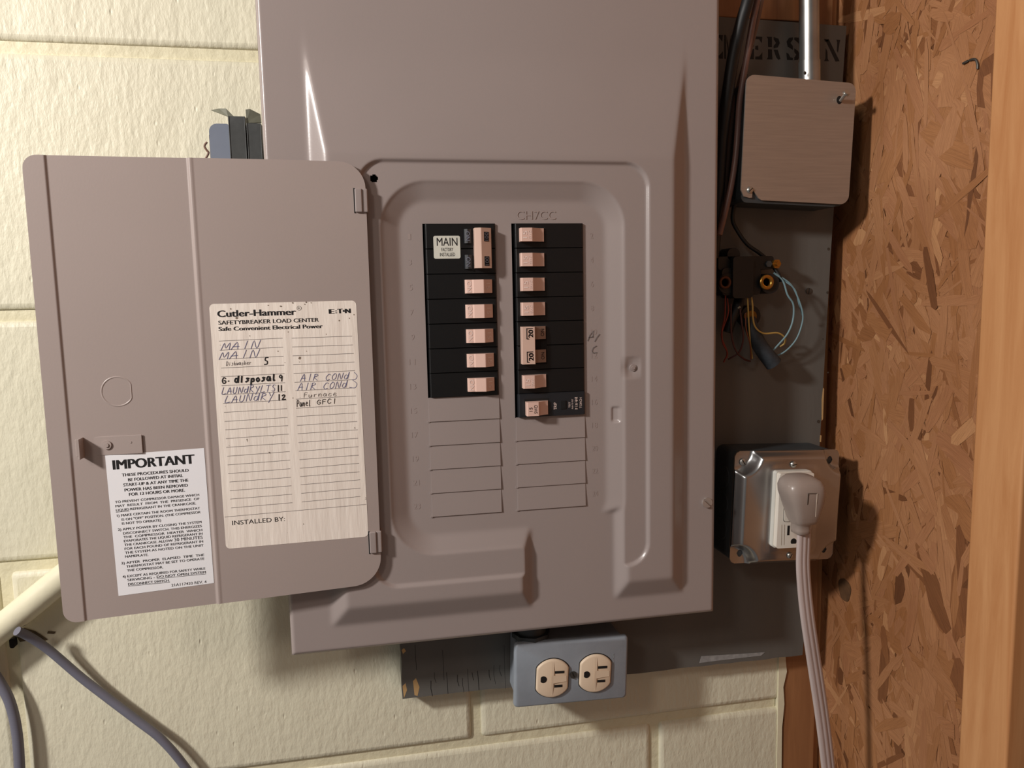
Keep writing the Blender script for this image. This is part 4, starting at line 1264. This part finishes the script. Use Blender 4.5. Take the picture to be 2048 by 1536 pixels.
r1 = receptacle(1105, 1357); r2 = receptacle(1191, 1347)
r1['label'] = 'ivory three-prong receptacle, the left of the two in the grey box'
r2['label'] = 'ivory three-prong receptacle, the right of the two in the grey box'
for r_ in (r1, r2): r_['group'] = 'receptacles under the breaker panel'
# conduit nipple joining box and panel
c = P(1062, 1272, 36)
nb = MB(); nb.tube([(c[0], 36, c[2] - 8), (c[0], 36, c[2] + 24)], 13, 24); nb.tube([(c[0], 36, c[2] + 1), (c[0], 36, c[2] + 5)], 17, 8)
obj('conduit_nipple', nb, M_galvd, parent=t)

# ------------------------------------------------------------------ telephone terminal block
def zt4(x, y, Y): return P(1420 + x / 5.486, 480 + y / 5.486, Y)
t = thing('terminal_block', zt4(400, 450, BY), 'black wiring terminal block with brass ring studs on the grey board', 'terminal block')
b = MB()
def blk(x0, y0_, x1, y1_, ya, yb_, r=2.5):
    p, q_ = zt4(x0, y1_, ya), zt4(x1, y0_, ya)
    b.prism(rrect(p[0], p[2], q_[0], q_[2], r, 4), ya, yb_)
blk(90, 175, 700, 330, 36, BY - .3); blk(130, 300, 560, 610, 34, BY - .3, 4); blk(250, 180, 480, 640, 30, BY - .3, 3)
c = zt4(635, 480, 36); b.cyl((c[0], c[2]), 8.8, 32, BY - .3, 28)
c = zt4(175, 480, 36); b.cyl((c[0], c[2]), 8.8, 33, BY - .3, 28)
c = zt4(260, 160, 36); b.cyl((c[0], c[2]), 6.0, 36, BY - .3, 24)
obj('block_body', b, M_blackc, parent=t, bevel=.8)
def ringstud(x, y, m, r0, r1_, yf):
    c = zt4(x, y, yf); s = MB()
    n_ = 28; vv = []
    for rr2, yy2 in ((r0, yf + 2), (r0, yf + .5), ((r0 + r1_) / 2, yf), (r1_, yf + .5), (r1_, yf + 4)):
        vv += [(c[0] + rr2 * math.cos(a_), yy2, c[2] + rr2 * math.sin(a_)) for a_ in np.linspace(0, 2 * math.pi, n_, endpoint=False)]
    s.add(vv, [(j * n_ + i, j * n_ + (i + 1) % n_, (j + 1) * n_ + (i + 1) % n_, (j + 1) * n_ + i) for j in range(4) for i in range(n_)], 0, True)
    obj('brass_ring', s, m, parent=t)
    obj('stud_hole', MB().cyl((c[0], c[2]), r1_, yf + 3, yf + 4, 20), M_dark, parent=t)
ringstud(630, 462, M_brass, 6.6, 3.6, 29); ringstud(172, 465, mat('tarnished_copper', (96, 60, 40), .5, metal=.6), 5.6, 3.4, 30)
c = zt4(735, 262, 33); s = MB(); s.cyl((c[0], c[2]), 4.2, 33, 38, 6); s.cyl((c[0], c[2]), 2.2, 30, 33, 14); obj('terminal_nut', s, M_brass, parent=t, bevel=.4)
c = zt4(650, 262, 34); s = MB(); s.cyl((c[0], c[2]), 3.0, 34, 38, 6); obj('terminal_nut', s, M_galvd, parent=t, bevel=.4)
# lower lug: dark ring with brass screw
c = zt4(460, 835, 42); s = MB(); s.cyl((c[0], c[2]), 9.5, 44, BY - .3, 24); obj('lug_ring', s, M_blackc, parent=t, bevel=.8)
s = MB(); s.cyl((c[0], c[2]), 5.0, 42.4, 44.2, 20); s.cyl((c[0] - 4, c[2]), 3.4, 42.8, 44.2, 20); obj('lug_screw', s, mat('dull_brass', (128, 92, 30), .5, metal=.6), parent=t, bevel=.4)
def wire(pts_, m, r=.75, y0_=36, y1_=42):
    k_ = len(pts_) - 1
    w = MB(); w.tube([zt4(p[0], p[1], y0_ + (y1_ - y0_) * i / k_ - 6 * math.sin(math.pi * i / k_)) for i, p in enumerate(pts_)], r, 8, steps=5)
    return obj('wire', w, m, parent=t)
wire([(340, 320), (400, 520), (415, 700), (425, 900), (440, 1100), (465, 1300)], M_yellow, .7)
wire([(350, 350), (430, 540), (465, 700), (470, 850), (500, 960), (590, 1025), (740, 1020), (820, 1070), (820, 1130), (770, 1170)], M_yellow, .8)
wire([(700, 360), (800, 450), (850, 600), (915, 710), (910, 880), (850, 1030), (740, 1160), (640, 1260), (540, 1308)], M_blue, .9)
wire([(720, 370), (880, 480), (960, 620), (1015, 790), (1010, 920), (940, 1100), (800, 1240), (640, 1290)], M_blue, .8)
wire([(800, 440), (930, 540), (975, 700), (1022, 850)], M_blue, .6)
wire([(170, 600), (160, 850), (130, 1000), (140, 1130), (190, 1240), (150, 1340)], M_red, .7)
wire([(230, 700), (230, 950), (250, 1120), (300, 1240), (380, 1310), (440, 1330)], M_redd, .8)
wire([(330, 760), (350, 930), (365, 1080), (320, 1230), (200, 1310)], M_redd, .8)
wire([(390, 800), (395, 970), (440, 1150), (450, 1310)], mat('orange_brown_wire', (118, 60, 26), .5), .6)
wire([(190, 640), (200, 800), (150, 950), (125, 1060), (180, 1200), (185, 1290)], M_red, .6)
wire([(330, 735), (260, 775)], mat('pale_wire_end', (170, 160, 140), .5), .9)
s = MB(); s.tube([zt4(430, 860, 44), zt4(470, 1000, 40), zt4(560, 1180, 37), zt4(700, 1360, 36)], 7.2, 16, taper=lambda q_: .75 + .3 * q_); obj('cable_stub', s, mat('slate_cable_stub', (44, 50, 56), .6, var=.3, vscale=200), parent=t, bevel=.6)
s = MB(); s.tube([zt4(330, 600, 46), zt4(300, 740, 42), zt4(240, 860, 40), zt4(190, 1010, 40)], 4.6, 12); obj('cable_stub', s, M_blackc, parent=t)

# ------------------------------------------------------------------ cables coming down beside the panel
def cable(name, pts_, r, m, label, cat='cable', group=None, conv=None, steps=6):
    o = MB(); conv = conv or (lambda x_, y_, Y_: P(x_, y_, Y_))
    o.tube([conv(*p) for p in pts_], r, 14, steps=steps)
    return tag(obj(name, o, m), label, cat, group)
c1_ = lambda x_, y_, Y_: P(1400 + x_ / 3.49, y_ / 3.49, Y_)
cable('black_cable', [(390, -230, 12), (335, 0, 12), (300, 120, 14), (268, 240, 16), (232, 400, 19), (200, 600, 22), (172, 800, 25), (150, 1000, 28), (135, 1250, 30), (120, 1500, 33), (90, 1800, 36)], 5.0, M_blackc,
      'thick black cable dropping beside the right edge of the breaker panel', conv=c1_)
cable('brown_cable', [(470, -230, 30), (425, 0, 30), (385, 190, 32), (330, 400, 35), (280, 580, 38), (230, 800, 40), (205, 1000, 42), (180, 1250, 44), (150, 1450, 46), (110, 1650, 47)], 2.6, M_brownc,
      'brown sheathed cable just right of the thick black cable', conv=c1_)
cable('brown_cable', [(445, -230, 16), (400, 0, 16), (372, 130, 17), (338, 330, 20), (300, 560, 22), (276, 720, 24), (264, 900, 26), (250, 1080, 25), (226, 1250, 24), (190, 1420, 23), (134, 1640, 22)], 2.6, mat('reddish_brown_sheath', (120, 90, 82), .4, var=.1),
      'reddish brown cable crossing the stencilled letters, next to the black one', conv=c1_)
cable('black_cable', [(320, 520, 33), (298, 640, 34), (290, 850, 36), (278, 1100, 38), (262, 1330, 40), (235, 1450, 41), (228, 1560, 42), (262, 1640, 42), (330, 1740, 42), (420, 1810, 42), (500, 1890, 40), (560, 1990, 36), (566, 2020, 36)], 1.7, M_blackc,
      'thin black wire curling from behind the junction box to the terminal block', 'wire', conv=lambda x_, y_, Y_: P(1400 + x_ / 3.49, (y_ if y_ < 1536 else 1536 + (y_ - 1536) * .93 - 20) / 3.49, Y_))
# ------------------------------------------------------------------ things at the left
cable('grey_cable', [(34, 1262, 44), (56, 1272, 50), (98, 1300, 57), (160, 1353, 61), (214, 1395, 62), (276, 1442, 61), (322, 1478, 60), (368, 1531, 60), (420, 1610, 60), (470, 1720, 60)], 3.5, M_cabler,
      'grey cable slanting down to the right from under the cream pipe')
cable('grey_cable', [(-60, 1310, 62), (-25, 1332, 62), (0, 1366, 62), (20, 1405, 62), (33, 1460, 62), (39, 1531, 62), (42, 1640, 62), (40, 1800, 62)], 4.0, M_cabler,
      'grey cable curving down along the left border of the picture')
p0 = np.array(P(-10, 1266, 58)); p1 = np.array(P(120, 1160, 58)); dv = (p1 - p0) / np.linalg.norm(p1 - p0)
o = MB(); o.tube([p0 - dv * 500, p0, p0 + dv * 120, p0 + dv * 285], 10.8, 24, steps=10)
tag(obj('cream_pipe', o, M_pipe), 'cream painted pipe slanting up behind the open panel door', 'pipe')
# dark clip on the wall under the pipe
c = P(25, 1286, 70)
cl = MB(); cl.prism(rrect(c[0] - 2.0, c[2] - 4.0, c[0] + 2.0, c[2] + 4, 1.6, 3), 69, WY + .5)
tag(obj('wall_clip', cl, M_slot, bevel=.5), 'small dark clip on the cream wall under the slanting pipe', 'clip')

# metal box and angle brackets fixed at the panel's left side
t = thing('metal_box', (-69, 50, 30), 'small rounded blue-grey metal box behind the top of the open door', 'box')
a_ = P(416, 250, 34); b_ = P(455, 243, 34)
m = MB(); m.prism(rrect(a_[0] + .4, 0, b_[0] + .6, a_[2] + 1.2, (2, 2, 1.5, 6), 5), 34, 66)
obj('box_shell', m, mat('blue_grey_enamel', (128, 136, 152), .28, var=.06), parent=t, bevel=2.6, seg=4)
m = MB(); m.box((a_[0] - 1.6, 44, 20), (a_[0] + .5, 52, a_[2] - 5)); obj('side_clip', m, M_redd, parent=t, bevel=.3)
m = MB(); m.tube([P(414, 284, 40), P(409, 292, 40), P(413, 300, 40), P(417, 306, 40), P(411, 318, 40)], .8, 8); obj('wire', m, mat('rusty_wire', (118, 84, 70), .5), parent=t)
c = D  # noqa
def bracket(name, u0, u1, vtop, tab, label, Y):
    tt = thing(name, (P(u0, vtop, Y)[0], Y, 10), label, 'bracket', 'angle brackets beside the panel')
    a2 = P(u0, vtop, Y); b2 = P(u1, vtop + 3, Y)
    m = MB(); m.box((a2[0], Y, 0), (b2[0], Y + 1.2, a2[2])); m.box((a2[0] - .1, Y - .4, 0), (a2[0] + .7, Y + 18, a2[2] + .1)); m.box((b2[0] - .7, Y - .5, 0), (b2[0], Y + 10, a2[2]))
    obj('plate', m, mat('dark_grey_steel', (64, 66, 66), .5, var=.2, vscale=120), parent=tt, bevel=.3)
    m = MB(); k_ = len(tab)
    vv = [P(u, v, y) for u, v, y in tab]
    m.add(vv + [(p[0] + .2, p[1] + 1.1, p[2] - .2) for p in vv], [tuple(range(k_)), tuple(range(2 * k_ - 1, k_ - 1, -1))] + [(i, i + k_, (i + 1) % k_ + k_, (i + 1) % k_) for i in range(k_)])
    obj('bent_tab', m, mat('dull_green_grey_steel', (112, 112, 98), .45, var=.15, vscale=120), parent=tt)
    return tt
bracket('angle_bracket', 456, 490, 232, [(422, 220, 48), (438, 217, 40), (452, 217, 36), (468, 233, 34), (456, 233, 34)], 'dark steel bracket with bent tab, between the blue-grey box and its twin', 33)
bracket('angle_bracket', 493, 522, 246, [(491, 219, 34), (500, 218, 34), (520, 228, 36), (522, 245, 36), (493, 246, 34)], 'dark steel bracket touching the left edge of the breaker panel', 33)
# staple in the strand board
a_ = [PX(u, v, XW - 2.6) for u, v in ((1926, 127), (1940, 120), (1951, 119), (1955, 128), (1955, 138))]
o = MB(); o.tube(a_, .9, 8, steps=3)
tag(obj('wire_staple', o, M_screwd), 'small bent dark staple in the strand board near the top right', 'staple')

# small scuffs in the enamel
sm_ = MB()
for pl, y in (([(899, 181), (901, 180), (902, 200), (902, 216), (900, 216), (900, 198)], -.3), ([(1167, 196), (1169, 194), (1169, 200), (1167, 200)], -.3)):
    sm_.add([tuple(np.array(P(u, v, y)) + (0, -.1 - 6.2 * (v > 0) * 0, 0)) for u, v in pl], [tuple(range(len(pl)))])
obj('paint_scratch', sm_, M_crack, parent=panel, recalc=False)['kind'] = 'stuff'

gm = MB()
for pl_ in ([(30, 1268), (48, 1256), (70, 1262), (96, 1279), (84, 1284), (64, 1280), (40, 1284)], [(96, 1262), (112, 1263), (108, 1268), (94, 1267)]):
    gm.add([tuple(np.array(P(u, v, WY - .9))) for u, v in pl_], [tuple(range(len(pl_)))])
obj('dark_patch', gm, mat('dark_brown_patch', (92, 78, 58), .9, var=.4, vscale=150), parent=wall_o, recalc=False)['kind'] = 'stuff'  # irregular dark brown patches on the wall below the pipe
